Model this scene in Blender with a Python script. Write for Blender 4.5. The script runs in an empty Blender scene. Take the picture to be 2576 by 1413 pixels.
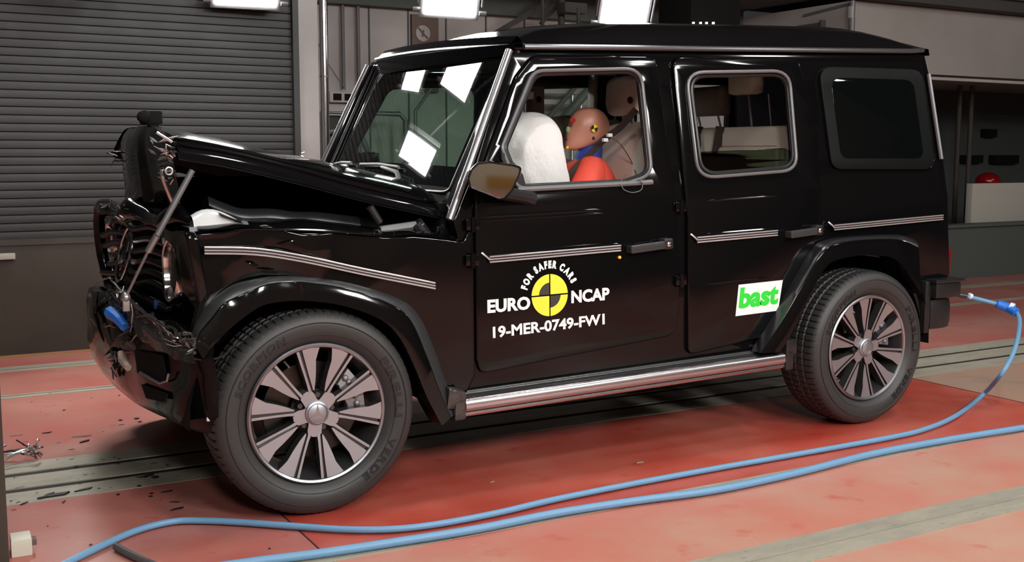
import bpy, bmesh, math, random
from mathutils import Vector, Matrix, noise
R = math.radians
PI = math.pi
random.seed(7)
scene = bpy.context.scene
C = scene.collection

# ------------------------------------------------------------------ camera
W, H = 2576, 1413
CF = 2756.15
CLOC = Vector((-1.3492, -4.7949, 1.3581))
YAW, PITCH, ROLL = 0.5140, 0.115213, 0.00122
fwd = Vector((math.sin(YAW)*math.cos(PITCH), math.cos(YAW)*math.cos(PITCH), -math.sin(PITCH)))
rgt0 = Vector((math.cos(YAW), -math.sin(YAW), 0))
up0 = rgt0.cross(fwd)
rgt = rgt0*math.cos(ROLL) + up0*math.sin(ROLL)
upv = -rgt0*math.sin(ROLL) + up0*math.cos(ROLL)
cd = bpy.data.cameras.new('camera')
cam = bpy.data.objects.new('camera', cd)
C.objects.link(cam)
m = Matrix((rgt, upv, -fwd)).transposed().to_4x4()
m.translation = CLOC
cam.matrix_world = m
cd.sensor_width = 36
cd.lens = CF/W*36
cd.clip_start = 0.05
scene.camera = cam
# measuring helpers: where a sight line of the photograph meets a plane of the room
def sight(px, py):
    return fwd*CF + rgt*(px-W/2) - upv*(py-H/2)
def PY(px, py, Y):
    d = sight(px, py); return CLOC + d*((Y-CLOC.y)/d.y)
def PX(px, py, X):
    d = sight(px, py); return CLOC + d*((X-CLOC.x)/d.x)
def PZ(px, py, Z=0.0):
    d = sight(px, py); return CLOC + d*((Z-CLOC.z)/d.z)

# ------------------------------------------------------------------ world and exposure
wd = bpy.data.worlds.new('world'); scene.world = wd; wd.use_nodes = True
wd.node_tree.nodes['Background'].inputs[0].default_value = (0.5, 0.52, 0.55, 1)
wd.node_tree.nodes['Background'].inputs[1].default_value = 0.05
scene.view_settings.view_transform = 'Standard'
scene.view_settings.look = 'None'
scene.view_settings.exposure = 0.0
scene.view_settings.gamma = 1.0
scene.view_settings.use_curve_mapping = False

# ------------------------------------------------------------------ materials
def mat(name, col, rough=0.5, metal=0.0, spec=0.5, coat=0.0, emit=None, estr=0.0, bump=None, sheen=0.0):
    mm = bpy.data.materials.new(name); mm.use_nodes = True
    nt = mm.node_tree; b = nt.nodes['Principled BSDF']
    b.inputs['Base Color'].default_value = (*col, 1)
    b.inputs['Roughness'].default_value = rough
    b.inputs['Metallic'].default_value = metal
    b.inputs['Specular IOR Level'].default_value = spec
    b.inputs['Coat Weight'].default_value = coat
    b.inputs['Coat Roughness'].default_value = 0.02
    b.inputs['Sheen Weight'].default_value = sheen
    if emit:
        b.inputs['Emission Color'].default_value = (*emit, 1)
        b.inputs['Emission Strength'].default_value = estr
    if bump:
        tc = nt.nodes.new('ShaderNodeTexCoord'); nz = nt.nodes.new('ShaderNodeTexNoise')
        nz.inputs['Scale'].default_value = bump[0]; nz.inputs['Detail'].default_value = 4
        bp = nt.nodes.new('ShaderNodeBump'); bp.inputs['Strength'].default_value = bump[1]
        bp.inputs['Distance'].default_value = 0.01
        nt.links.new(tc.outputs['Object'], nz.inputs['Vector'])
        nt.links.new(nz.outputs['Fac'], bp.inputs['Height'])
        nt.links.new(bp.outputs['Normal'], b.inputs['Normal'])
    return mm
def mat_noise(name, c1, c2, scale, rough=(0.4, 0.6), lo=0.4, hi=0.65, detail=6, stretch=(1, 1, 1), scratch=None, bump=0.0, c3=None, metal=0.0, spec=0.5):
    mm = mat(name, c1, rough[0], metal, spec); nt = mm.node_tree; b = nt.nodes['Principled BSDF']; L = nt.links.new
    tc = nt.nodes.new('ShaderNodeTexCoord'); mp = nt.nodes.new('ShaderNodeMapping'); mp.inputs['Scale'].default_value = stretch
    nz = nt.nodes.new('ShaderNodeTexNoise'); nz.inputs['Scale'].default_value = scale; nz.inputs['Detail'].default_value = detail
    nz.inputs['Roughness'].default_value = 0.6
    L(tc.outputs['Object'], mp.inputs['Vector']); L(mp.outputs['Vector'], nz.inputs['Vector'])
    mr = nt.nodes.new('ShaderNodeMapRange'); mr.inputs['From Min'].default_value = lo; mr.inputs['From Max'].default_value = hi
    L(nz.outputs['Fac'], mr.inputs['Value'])
    mx = nt.nodes.new('ShaderNodeMix'); mx.data_type = 'RGBA'
    mx.inputs[6].default_value = (*c1, 1); mx.inputs[7].default_value = (*c2, 1)
    L(mr.outputs['Result'], mx.inputs[0]); out = mx.outputs[2]
    if c3:
        n2 = nt.nodes.new('ShaderNodeTexNoise'); n2.inputs['Scale'].default_value = scale*6; n2.inputs['Detail'].default_value = 8
        L(mp.outputs['Vector'], n2.inputs['Vector'])
        m2 = nt.nodes.new('ShaderNodeMapRange'); m2.inputs['From Min'].default_value = 0.62; m2.inputs['From Max'].default_value = 0.75
        L(n2.outputs['Fac'], m2.inputs['Value'])
        x2 = nt.nodes.new('ShaderNodeMix'); x2.data_type = 'RGBA'; x2.inputs[7].default_value = (*c3, 1)
        L(out, x2.inputs[6]); L(m2.outputs['Result'], x2.inputs[0]); out = x2.outputs[2]
    if scratch:
        vz = nt.nodes.new('ShaderNodeTexNoise'); vz.inputs['Scale'].default_value = 9; vz.inputs['Detail'].default_value = 10
        vm = nt.nodes.new('ShaderNodeMapping'); vm.inputs['Scale'].default_value = (1.2, 14, 1); vm.inputs['Rotation'].default_value = (0, 0, 0.25)
        L(tc.outputs['Object'], vm.inputs['Vector']); L(vm.outputs['Vector'], vz.inputs['Vector'])
        m3 = nt.nodes.new('ShaderNodeMapRange'); m3.inputs['From Min'].default_value = 0.68; m3.inputs['From Max'].default_value = 0.74
        L(vz.outputs['Fac'], m3.inputs['Value'])
        x3 = nt.nodes.new('ShaderNodeMix'); x3.data_type = 'RGBA'; x3.inputs[7].default_value = (*scratch, 1)
        L(out, x3.inputs[6]); L(m3.outputs['Result'], x3.inputs[0]); out = x3.outputs[2]
    L(out, b.inputs['Base Color'])
    r2 = nt.nodes.new('ShaderNodeMapRange'); r2.inputs['To Min'].default_value = rough[0]; r2.inputs['To Max'].default_value = rough[1]
    L(nz.outputs['Fac'], r2.inputs['Value']); L(r2.outputs['Result'], b.inputs['Roughness'])
    if bump:
        bp = nt.nodes.new('ShaderNodeBump'); bp.inputs['Strength'].default_value = bump; bp.inputs['Distance'].default_value = 0.004
        L(nz.outputs['Fac'], bp.inputs['Height']); L(bp.outputs['Normal'], b.inputs['Normal'])
    return mm
def glass(name, tint, refl=1.5):
    mm = bpy.data.materials.new(name); mm.use_nodes = True; nt = mm.node_tree
    nt.nodes.clear(); L = nt.links.new
    o = nt.nodes.new('ShaderNodeOutputMaterial'); t = nt.nodes.new('ShaderNodeBsdfTransparent'); g = nt.nodes.new('ShaderNodeBsdfGlossy')
    fr = nt.nodes.new('ShaderNodeFresnel'); mx = nt.nodes.new('ShaderNodeMixShader')
    t.inputs[0].default_value = (*tint, 1); g.inputs['Roughness'].default_value = 0.0; fr.inputs['IOR'].default_value = refl
    L(fr.outputs[0], mx.inputs[0]); L(t.outputs[0], mx.inputs[1]); L(g.outputs[0], mx.inputs[2]); L(mx.outputs[0], o.inputs[0])
    return mm
M = {}
M['paint'] = mat('black gloss paint', (0.003, 0.003, 0.0035), 0.08, 0, 0.37, 0.0)
M['paint_dented'] = mat('dented black paint', (0.0035, 0.0035, 0.004), 0.12, 0, 0.26, 0.0, bump=(5, 0.4))
M['plastic'] = mat('black plastic', (0.012, 0.012, 0.013), 0.38)
M['grey_plastic'] = mat('worn dark grey plastic', (0.035, 0.036, 0.038), 0.34, bump=(40, 0.2))
M['flare'] = mat('flare plastic', (0.014, 0.014, 0.015), 0.28, 0, 0.6)
M['dark'] = mat('dark matt', (0.006, 0.006, 0.006), 0.9, 0, 0.2)
M['seal'] = mat('grey window surround', (0.16, 0.16, 0.165), 0.35, 0.3)
M['gutter'] = mat('rain gutter grey highlight', (0.12, 0.12, 0.13), 0.22, 0.75)  # grey puts the overhead highlight into the black gutter's colour
M['pillar_grey'] = mat('pillar grey reflection', (0.30, 0.30, 0.31), 0.25, 0.7)  # gloss black pillar, grey colour stands in for the lamp reflection
M['chrome'] = mat('chrome', (0.75, 0.74, 0.75), 0.12, 1)
M['trim_metal'] = mat('polished trim strip', (0.68, 0.72, 0.75), 0.3, 0.85)
M['step_metal'] = mat('brushed running board metal', (0.58, 0.54, 0.56), 0.26, 1)
M['spoke'] = mat('diamond cut alloy', (0.44, 0.46, 0.50), 0.40, 0.9)
M['rim_dark'] = mat('dark rim paint', (0.10, 0.095, 0.10), 0.3, 0.7)
M['rim_lip'] = mat('rim lip metal', (0.40, 0.42, 0.45), 0.35, 1)
M['rubber'] = mat('tyre rubber', (0.034, 0.034, 0.034), 0.48, 0, 0.5)
M['letter_rubber'] = mat('raised tyre lettering', (0.011, 0.011, 0.011), 0.65)
M['disc'] = mat('brake disc steel', (0.07, 0.065, 0.06), 0.35, 1)
M['caliper'] = mat('cast caliper', (0.32, 0.30, 0.31), 0.5, 0.6)
M['ws_glass'] = glass('green tinted windscreen', (0.50, 0.72, 0.62), 1.6)
M['side_glass'] = glass('green side glass', (0.84, 0.91, 0.87), 1.4)
M['rear_glass'] = glass('tinted lowered pane', (0.42, 0.50, 0.41), 1.5)
M['privacy'] = mat('privacy glass', (0.002, 0.003, 0.003), 0.04, 0, 0.3)
M['quarter_border'] = mat('quarter window border', (0.003, 0.004, 0.004), 0.5, 0, 0.12)
M['frit'] = mat('glass border', (0.004, 0.006, 0.006), 0.02, 0, 0.5)
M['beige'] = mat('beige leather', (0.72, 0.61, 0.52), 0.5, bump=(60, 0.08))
M['beige_dark'] = mat('taupe and shaded beige trim', (0.22, 0.165, 0.135), 0.6)
M['headliner'] = mat('dark headliner', (0.02, 0.02, 0.02), 0.9)
M['airbag'] = mat('white airbag cloth', (0.84, 0.82, 0.81), 0.85, bump=(16, 0.9))
M['skin'] = mat('dummy vinyl', (0.58, 0.25, 0.17), 0.36, bump=(30, 0.03))
M['vest'] = mat('bright red orange vest', (0.95, 0.10, 0.06), 0.7, bump=(12, 0.2))
M['blue_vinyl'] = mat('blue neck shield', (0.045, 0.11, 0.62), 0.4)
M['red_paint'] = mat('red marking paint', (0.65, 0.02, 0.03), 0.6)
M['green_paint'] = mat('green marking paint', (0.30, 0.50, 0.25), 0.7)
M['yellow'] = mat('yellow', (0.95, 0.72, 0.03), 0.5)
M['yellow_logo'] = mat('yellow emblem', (1.0, 0.86, 0.06), 0.45, emit=None)
M['black'] = mat('black print', (0.01, 0.01, 0.01), 0.5)
M['white'] = mat('white print', (0.9, 0.9, 0.92), 0.5)
M['green'] = mat('green print', (0.03, 0.72, 0.05), 0.5)
M['belt'] = mat('belt webbing', (0.03, 0.017, 0.013), 0.8)
M['hose'] = mat('blue rubber hose', (0.15, 0.33, 0.53), 0.4)
M['hose_blue'] = mat('deep blue sleeve', (0.02, 0.19, 0.75), 0.4)
M['hose_pale'] = mat('white clamp tape', (0.75, 0.8, 0.9), 0.5)
M['steel'] = mat('grey steel', (0.35, 0.35, 0.36), 0.35, 0.8)
M['dull_steel'] = mat('dull grey tube', (0.16, 0.16, 0.165), 0.5, 0.5)
M['lamp_face'] = mat('lit floodlight glass', (1, 1, 1), 0.4, emit=(1.0, 0.975, 0.94), estr=70)
M['lens'] = mat('clear lamp plastic', (0.75, 0.77, 0.78), 0.15, 0.2)
M['amber'] = mat('small amber light', (0.9, 0.2, 0.02), 0.4)
M['red_lens'] = mat('red tail lens', (0.18, 0.002, 0.005), 0.2)
M['mirror'] = mat('mirror glass', (0.86, 0.84, 0.78), 0.04, 1)
M['torn'] = mat('torn grey plastic', (0.035, 0.034, 0.032), 0.22, 0, 0.9, bump=(25, 0.8))
# the hall
M['floor_red'] = mat_noise('red floor paint', (0.44, 0.055, 0.035), (0.52, 0.14, 0.10), 1.3, (0.30, 0.5), 0.38, 0.68, scratch=(0.62, 0.25, 0.2), c3=(0.40, 0.035, 0.02), bump=0.1)
M['floor_worn'] = mat_noise('worn pink floor paint', (0.56, 0.18, 0.13), (0.52, 0.32, 0.24), 1.1, (0.32, 0.5), 0.40, 0.68, scratch=(0.66, 0.4, 0.33), c3=(0.50, 0.11, 0.075), bump=0.1)
M['floor_left'] = mat_noise('faded red floor paint', (0.45, 0.115, 0.095), (0.46, 0.22, 0.18), 1.6, (0.3, 0.5), 0.35, 0.68, scratch=(0.7, 0.4, 0.38), c3=(0.42, 0.055, 0.05), bump=0.1)
M['floor_tan'] = mat_noise('bare tan floor plate', (0.44, 0.25, 0.18), (0.36, 0.26, 0.2), 1.5, (0.35, 0.5), bump=0.1)
M['rail'] = mat_noise('worn steel rail', (0.40, 0.37, 0.29), (0.31, 0.29, 0.24), 3.0, (0.4, 0.6), scratch=(0.6, 0.58, 0.5), c3=(0.2, 0.18, 0.14), stretch=(1, 3, 1), bump=0.15, metal=0.1)
M['groove'] = mat('groove shade and joints', (0.016, 0.013, 0.010), 0.8)  # near-black for the shade in rail gaps and for plate joints
M['yellow_line'] = mat('yellow floor line', (0.35, 0.2, 0.05), 0.6)
M['shutter'] = mat_noise('dark shutter', (0.025, 0.025, 0.026), (0.020, 0.020, 0.020), 1.0, (0.45, 0.6), c3=(0.028, 0.028, 0.028))
M['wall_low'] = mat_noise('dark lower wall', (0.050, 0.040, 0.030), (0.034, 0.028, 0.022), 1.5, (0.5, 0.7))
M['wall_grey'] = mat_noise('grey panel wall', (0.40, 0.37, 0.36), (0.33, 0.31, 0.30), 0.8, (0.6, 0.8))
M['wall_light'] = mat_noise('light column paint', (0.40, 0.38, 0.37), (0.34, 0.32, 0.31), 1.0, (0.6, 0.8))
M['wall_right'] = mat_noise('grey bulkhead', (0.34, 0.315, 0.30), (0.28, 0.26, 0.245), 0.7, (0.6, 0.8))
M['wall_dim'] = mat('dark grey green wall', (0.075, 0.085, 0.08), 0.7)
M['ceil'] = mat('dark ceiling', (0.05, 0.05, 0.048), 0.9)
M['front_wall'] = mat('beige hall wall', (0.48, 0.455, 0.36), 0.8)
M['panel_white'] = mat('off white board', (0.40, 0.385, 0.34), 0.6)
M['brown'] = mat('brown cable box', (0.12, 0.075, 0.06), 0.6)

# ------------------------------------------------------------------ mesh helpers
def tag(o, label=None, cat=None, group=None, kind=None):
    if label: o['label'] = label
    if cat: o['category'] = cat
    if group: o['group'] = group
    if kind: o['kind'] = kind
    return o
def link(name, me, mats, parent=None):
    o = bpy.data.objects.new(name, me); C.objects.link(o)
    for q in (mats if isinstance(mats, (list, tuple)) else [mats]):
        me.materials.append(M[q] if isinstance(q, str) else q)
    if parent is not None:
        o.parent = parent; o.matrix_parent_inverse = WM[parent.name].inverted()
        WM[o.name] = Matrix.Identity(4)
    else:
        WM[o.name] = Matrix.Identity(4)
    return o
WM = {}
def empty(name, loc, label, cat, group=None):
    o = bpy.data.objects.new(name, None); C.objects.link(o); o.location = loc; o.empty_display_size = 0.1
    WM[o.name] = Matrix.Translation(loc)
    return tag(o, label, cat, group)
def finish(bm, name, mats, parent=None, sharp=35, recalc=True):
    bmesh.ops.remove_doubles(bm, verts=bm.verts, dist=1e-6)
    if recalc: bmesh.ops.recalc_face_normals(bm, faces=bm.faces)
    s = R(sharp)
    for f in bm.faces: f.smooth = True
    for e in bm.edges:
        e.smooth = not (len(e.link_faces) == 2 and e.calc_face_angle(0) > s) and len(e.link_faces) == 2
    me = bpy.data.meshes.new(name); bm.to_mesh(me); bm.free()
    return link(name, me, mats, parent)
class MB:
    def __init__(s): s.bm = bmesh.new()
    def add(s, vs, fs, mi=0):
        bv = [s.bm.verts.new(v) for v in vs]
        for f in fs:
            try:
                q = s.bm.faces.new([bv[i] for i in f]); q.material_index = mi
            except ValueError: pass
        return bv
    def box(s, a, b, mi=0, rot=None, bev=0.0):
        a = Vector(a); b = Vector(b); c = (a+b)/2; h = (b-a)/2
        vs = [Vector((x*h.x, y*h.y, z*h.z)) for x in (-1, 1) for y in (-1, 1) for z in (-1, 1)]
        if rot is not None: vs = [rot @ v for v in vs]
        bv = s.add([v+c for v in vs], [(0, 1, 3, 2), (4, 6, 7, 5), (0, 4, 5, 1), (2, 3, 7, 6), (0, 2, 6, 4), (1, 5, 7, 3)], mi)
        if bev:
            es = set(e for v in bv for e in v.link_edges)
            r = bmesh.ops.bevel(s.bm, geom=list(es), offset=bev, segments=2, profile=0.6, affect='EDGES')
            for f in r['faces']: f.material_index = mi
        return s
    def tube(s, pts, r, n=10, mi=0, closed=False, cap=True):
        pts = [Vector(p) for p in pts]; k = len(pts)
        rr = r if isinstance(r, (list, tuple)) else [r]*k
        rings = []; prev = None
        for i, p in enumerate(pts):
            a = pts[i-1] if (i > 0 or closed) else p
            b = pts[(i+1) % k] if (i < k-1 or closed) else p
            t = (b-a).normalized() if (b-a).length > 1e-9 else Vector((0, 0, 1))
            if prev is None:
                u = t.orthogonal().normalized()
            else:
                u = prev - t*prev.dot(t)
                u = u.normalized() if u.length > 1e-6 else t.orthogonal().normalized()
            prev = u; v = t.cross(u)
            rings.append([s.bm.verts.new(p + (u*math.cos(2*PI*j/n) + v*math.sin(2*PI*j/n))*rr[i]) for j in range(n)])
        m = k if closed else k-1
        for i in range(m):
            A = rings[i]; B = rings[(i+1) % k]
            for j in range(n):
                try:
                    f = s.bm.faces.new((A[j], A[(j+1) % n], B[(j+1) % n], B[j])); f.material_index = mi
                except ValueError: pass
        if cap and not closed:
            for A in (rings[0], rings[-1]):
                try: f = s.bm.faces.new(A); f.material_index = mi
                except ValueError: pass
        return s
    def loft(s, rows, mi=0, closed_u=False, cap=False):
        g = [[s.bm.verts.new(v) for v in r] for r in rows]
        for i in range(len(g)-1):
            n = len(g[i])
            for j in range(n if closed_u else n-1):
                try:
                    f = s.bm.faces.new((g[i][j], g[i][(j+1) % n], g[i+1][(j+1) % n], g[i+1][j])); f.material_index = mi
                except ValueError: pass
        if cap:
            for r in (g[0], g[-1]):
                try: f = s.bm.faces.new(r); f.material_index = mi
                except ValueError: pass
        return s
    def lathe(s, c, axis_y, prof, n=48, mi=0, dz=None):
        # prof: list of (y offset, radius); spun about an axis along Y through c
        rings = []
        for k in range(n):
            a = 2*PI*k/n
            rings.append([s.bm.verts.new((c[0]+(rr+(dz(k, i) if dz else 0))*math.cos(a), c[1]+y, c[2]+(rr+(dz(k, i) if dz else 0))*math.sin(a))) for i, (y, rr) in enumerate(prof)])
        for k in range(n):
            A = rings[k]; B = rings[(k+1) % n]
            for i in range(len(prof)-1):
                if prof[i][1] < 1e-6 and prof[i+1][1] < 1e-6: continue
                try:
                    f = s.bm.faces.new((A[i], A[i+1], B[i+1], B[i])); f.material_index = mi
                except ValueError: pass
        return s
    def prism(s, poly, d0, d1, fn, mi=0, bev=0.0):
        # poly in 2-D, extruded between depths d0 and d1, fn(u, v, d) -> world
        n = len(poly)
        A = [s.bm.verts.new(fn(u, v, d0)) for u, v in poly]; B = [s.bm.verts.new(fn(u, v, d1)) for u, v in poly]
        fs = [s.bm.faces.new(A), s.bm.faces.new(B[::-1])]
        for i in range(n):
            fs.append(s.bm.faces.new((A[i], B[i], B[(i+1) % n], A[(i+1) % n])))
        for f in fs: f.material_index = mi
        if bev:
            es = list(fs[1].edges) + list(fs[0].edges)
            r = bmesh.ops.bevel(s.bm, geom=es, offset=bev, segments=2, profile=0.6, affect='EDGES')
            for f in r['faces']: f.material_index = mi
        return s
    def sphere(s, c, r, mi=0, nu=20, nv=12, sc=(1, 1, 1), rot=None, fn=None):
        rows = []
        for i in range(nv+1):
            th = PI*i/nv; row = []
            for j in range(nu):
                ph = 2*PI*j/nu
                d = Vector((math.sin(th)*math.cos(ph), math.sin(th)*math.sin(ph), math.cos(th)))
                if fn: d = fn(d)
                v = Vector((d.x*sc[0], d.y*sc[1], d.z*sc[2]))*r
                if rot is not None: v = rot @ v
                row.append(v + Vector(c))
            rows.append(row)
        return s.loft(rows, mi, True)
    def noise(s, amp, scale, seed=0, cond=None):
        for v in s.bm.verts:
            w = cond(v.co) if cond else 1.0
            if w: v.co += noise.noise_vector(v.co*scale + Vector((seed, seed*2, 0)))*amp*w
        return s
    def done(s, name, mats, parent=None, sharp=35, recalc=True):
        return finish(s.bm, name, mats, parent, sharp, recalc)
def rounded(pts, r, n=6):
    # pts: 2-D corners, each (x, y) or (x, y, radius)
    out = []; k = len(pts)
    for i in range(k):
        p = Vector(pts[i][:2]); a = Vector(pts[i-1][:2]); b = Vector(pts[(i+1) % k][:2])
        rad = pts[i][2] if len(pts[i]) > 2 else r
        if rad <= 0: out.append(tuple(p)); continue
        da = (a-p); db = (b-p); la, lb = da.length, db.length
        da.normalize(); db.normalize()
        ang = da.angle(db, PI)
        if ang > PI-0.05: out.append(tuple(p)); continue
        t = min(rad/math.tan(ang/2), la*0.48, lb*0.48)
        A = p+da*t; B = p+db*t
        for j in range(n+1):
            q = j/n; out.append(tuple((1-q)**2*A + 2*q*(1-q)*p + q*q*B))
    return out
def catmull(pts, n=6, closed=False):
    pts = [Vector(p) for p in pts]; out = []; k = len(pts)
    for i in range(k if closed else k-1):
        p0 = pts[i-1] if (i > 0 or closed) else pts[0]; p1 = pts[i]; p2 = pts[(i+1) % k]; p3 = pts[(i+2) % k] if (i+2 < k or closed) else pts[-1]
        for j in range(n):
            t = j/n
            out.append(0.5*((2*p1) + (p2-p0)*t + (2*p0-5*p1+4*p2-p3)*t*t + (3*p1-p0-3*p2+p3)*t**3))
    if not closed: out.append(pts[-1])
    return out
def fill_shape(outlines, thick, bev, res=2):
    # a filled flat shape with holes and rounded edges, as a bmesh in (u, v, depth)
    cu = bpy.data.curves.new('tmp', 'CURVE'); cu.dimensions = '2D'; cu.fill_mode = 'BOTH'
    for pts in outlines:
        sp = cu.splines.new('POLY'); sp.points.add(len(pts)-1); sp.use_cyclic_u = True
        for i, (x, y) in enumerate(pts): sp.points[i].co = (x, y, 0, 1)
    cu.extrude = max(thick/2-bev, 0.0001); cu.bevel_depth = bev; cu.bevel_resolution = res; cu.offset = -bev
    ob = bpy.data.objects.new('tmp', cu); C.objects.link(ob)
    dg = bpy.context.evaluated_depsgraph_get(); me = bpy.data.meshes.new_from_object(ob.evaluated_get(dg))
    bm = bmesh.new(); bm.from_mesh(me)
    bpy.data.objects.remove(ob); bpy.data.curves.remove(cu); bpy.data.meshes.remove(me)
    bmesh.ops.remove_doubles(bm, verts=bm.verts, dist=1e-5)
    return bm
def text_bm(body, thick=0.002, bold=0.0, space=1.0):
    cu = bpy.data.curves.new('tmp', 'FONT'); cu.body = body; cu.size = 1.0; cu.extrude = 0.01; cu.offset = bold; cu.space_character = space
    cu.resolution_u = 3
    ob = bpy.data.objects.new('tmp', cu); C.objects.link(ob)
    dg = bpy.context.evaluated_depsgraph_get(); me = bpy.data.meshes.new_from_object(ob.evaluated_get(dg))
    vs = [v.co.copy() for v in me.vertices]; fs = [tuple(p.vertices) for p in me.polygons]
    bpy.data.objects.remove(ob); bpy.data.curves.remove(cu); bpy.data.meshes.remove(me)
    return vs, fs
def put_text(mb, body, fn, w, h, thick=0.0015, bold=0.0, mi=0):
    # body stretched to w x h; fn(u, v, d) -> world
    vs, fs = text_bm(body, bold=bold)
    x0 = min(v.x for v in vs); x1 = max(v.x for v in vs); y0 = min(v.y for v in vs); y1 = max(v.y for v in vs)
    mb.add([fn((v.x-x0)/(x1-x0)*w, (v.y-y0)/(y1-y0)*h, (v.z+0.01)/0.02*thick) for v in vs], fs, mi)
def arc_text(mb, body, fn, rad, a0, a1, size, thick=0.0015, bold=0.0, mi=0, inward=False):
    # characters laid clockwise along an arc from angle a0 to a1 (degrees), fn(u, v, d) about the arc's centre
    ws = []
    for ch in body:
        if ch == ' ': ws.append((None, 0.35)); continue
        vs, fs = text_bm(ch, bold=bold); x0 = min(v.x for v in vs); x1 = max(v.x for v in vs)
        ws.append(((vs, fs, x0), x1-x0+0.10))
    tot = sum(q[1] for q in ws); pos = 0
    for g, wd_ in ws:
        if g:
            vs, fs, x0 = g
            ang = R(a0 + (a1-a0)*(pos+wd_/2)/tot); cs, sn = math.cos(ang), math.sin(ang)
            wsc = abs(R(a1-a0))*rad/tot
            def tr(v):
                x = (v.x-x0-(wd_-0.10)/2)*wsc; y = v.y*size
                return fn((rad+y)*cs + x*sn, (rad+y)*sn - x*cs, (v.z+0.01)/0.02*thick)
            mb.add([tr(v) for v in vs], fs, mi)
        pos += wd_
# ------------------------------------------------------------------ the hall
def quad_slab(name, x0, x1, y0, y1, z0, z1, mt, label=None, kind='structure', parent=None):
    o = MB().box((x0, y0, z0), (x1, y1, z1)).done(name, mt, parent)
    return tag(o, label, kind=kind)
# floor: painted plates between sunk rails, one mesh, the paint differs from plate to plate
fm = MB()
def plate(x0, x1, y0, y1, mi): fm.box((x0, y0, -0.06), (x1, y1, 0), mi)
XL, XR, YN, YB = -8.0, 14.0, -9.0, 3.25
plate(XL, -0.13, -1.36, -0.246, 2); plate(-0.13, 4.02, -1.36, -0.246, 0); plate(4.02, XR, -1.36, -0.246, 3)
plate(XL, -0.13, -2.0, -1.42, 1); plate(-0.13, XR, -2.0, -1.42, 1)
plate(XL, XR, YN, -2.2, 1)
plate(XL, XR, 0.38, 1.8, 2); plate(XL, XR, 1.9, 2.62, 2); plate(XL, XR, 2.8, YB, 2)
plate(7.0, XR, YB, 6.0, 2)
tag(fm.done('floor', ['floor_red', 'floor_worn', 'floor_left', 'floor_tan']), 'red painted hall floor, worn pink in places', kind='structure')
quad_slab('floor', XL, XR, YN, 6.0, -0.2, -0.061, 'groove')
def rail(n, y0, y1, gaps, label, mt='rail'):
    b = MB(); ys = [y0]
    for g0, g1 in gaps: ys += [g0, g1]
    ys.append(y1)
    for i in range(0, len(ys), 2): b.box((XL, ys[i], -0.06), (XR, ys[i+1], 0.002))
    tag(b.done(f'trim_{n}', mt), label, kind='structure')
    if gaps:
        b = MB()
        for g0, g1 in gaps: b.box((XL, g0, -0.06), (XR, g1, -0.003))  # dark strips fill the gaps, standing in for the shade inside
        tag(b.done(f'trim_{n+20}', 'groove'), 'dark strip standing in for shade in the floor rail groove', kind='structure')
rail(1, -2.2, -2.0, [(-2.108, -2.101)], 'steel floor rail nearest the camera')
rail(2, -1.42, -1.36, [], 'thin steel strip under the blue hose')
rail(3, -0.246, 0.38, [(-0.08, -0.025), (0.16, 0.215)], 'wide steel rail with two grooves under the car')
rail(4, 1.8, 1.9, [(1.86, 1.875)], 'steel rail beyond the car')
rail(5, 2.62, 2.8, [(2.69, 2.705)], 'steel rail near the shutter')
b = MB().box((XL, 3.15, 0), (1.3, 3.19, 0.004)); tag(b.done('trim_6', 'yellow_line'), 'yellow line along the foot of the shutter wall', kind='structure')
b = MB()
for x in (-0.13,): b.box((x-0.003, -2.0, 0.0), (x+0.003, -0.25, 0.0015))
b.box((4.017, -1.36, 0.0), (4.024, -0.25, 0.0015)); tag(b.done('trim_7', 'groove'), 'dark joints between the floor plates', kind='structure')

# shutter wall
D1 = empty('door_1', (-3, 3.25, 0.78), 'wide dark grey roller shutter with horizontal slats', 'shutter door'); D1['kind'] = 'structure'
del D1['category']
sl = MB(); zz = 0.78
while zz < 4.4:
    sl.loft([[(XL, 3.256, zz), (1.33, 3.256, zz)], [(XL, 3.249, zz+0.005), (1.33, 3.249, zz+0.005)], [(XL, 3.246, zz+0.03), (1.33, 3.246, zz+0.03)], [(XL, 3.249, zz+0.052), (1.33, 3.249, zz+0.052)], [(XL, 3.256, zz+0.055), (1.33, 3.256, zz+0.055)]])
    zz += 0.0555
sl.done('slats', 'shutter', D1, sharp=30, recalc=False)
MB().box((1.30, 3.2, 0), (1.345, 3.3, 4.45)).done('guide_rail', 'shutter', D1)
MB().box((XL, 3.235, 0.745), (1.30, 3.262, 0.785)).done('bottom_bar', 'wall_low', D1)
quad_slab('wall_back', XL, 1.30, 3.25, 3.35, 0, 0.76, 'wall_low', 'dark brown wall below the shutter')
quad_slab('wall_back', XL, 1.30, 3.28, 3.35, 0.76, 4.5, 'shutter')
# light column beside the shutter and the recess behind the car
quad_slab('wall_back', 1.345, 1.50, 3.22, 5.0, 0, 4.5, 'wall_light', 'light grey column beside the shutter')
wf = MB().box((1.5, 4.98, 0), (7.08, 5.1, 2.72)); tag(wf.done('wall_back', 'wall_grey'), 'grey panelled wall of the recess behind the car', kind='structure')
quad_slab('wall_back', 1.5, 7.08, 4.86, 5.1, 2.72, 4.5, 'wall_dim', 'dark beam over the panelled wall')
ws = MB()
for x in (2.62, 3.02, 3.42, 3.86, 4.3): ws.box((x, 4.965, 0), (x+0.012, 4.981, 2.72))
tag(ws.done('trim_8', 'wall_dim'), 'narrow joints between the wall panels', kind='structure')
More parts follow.
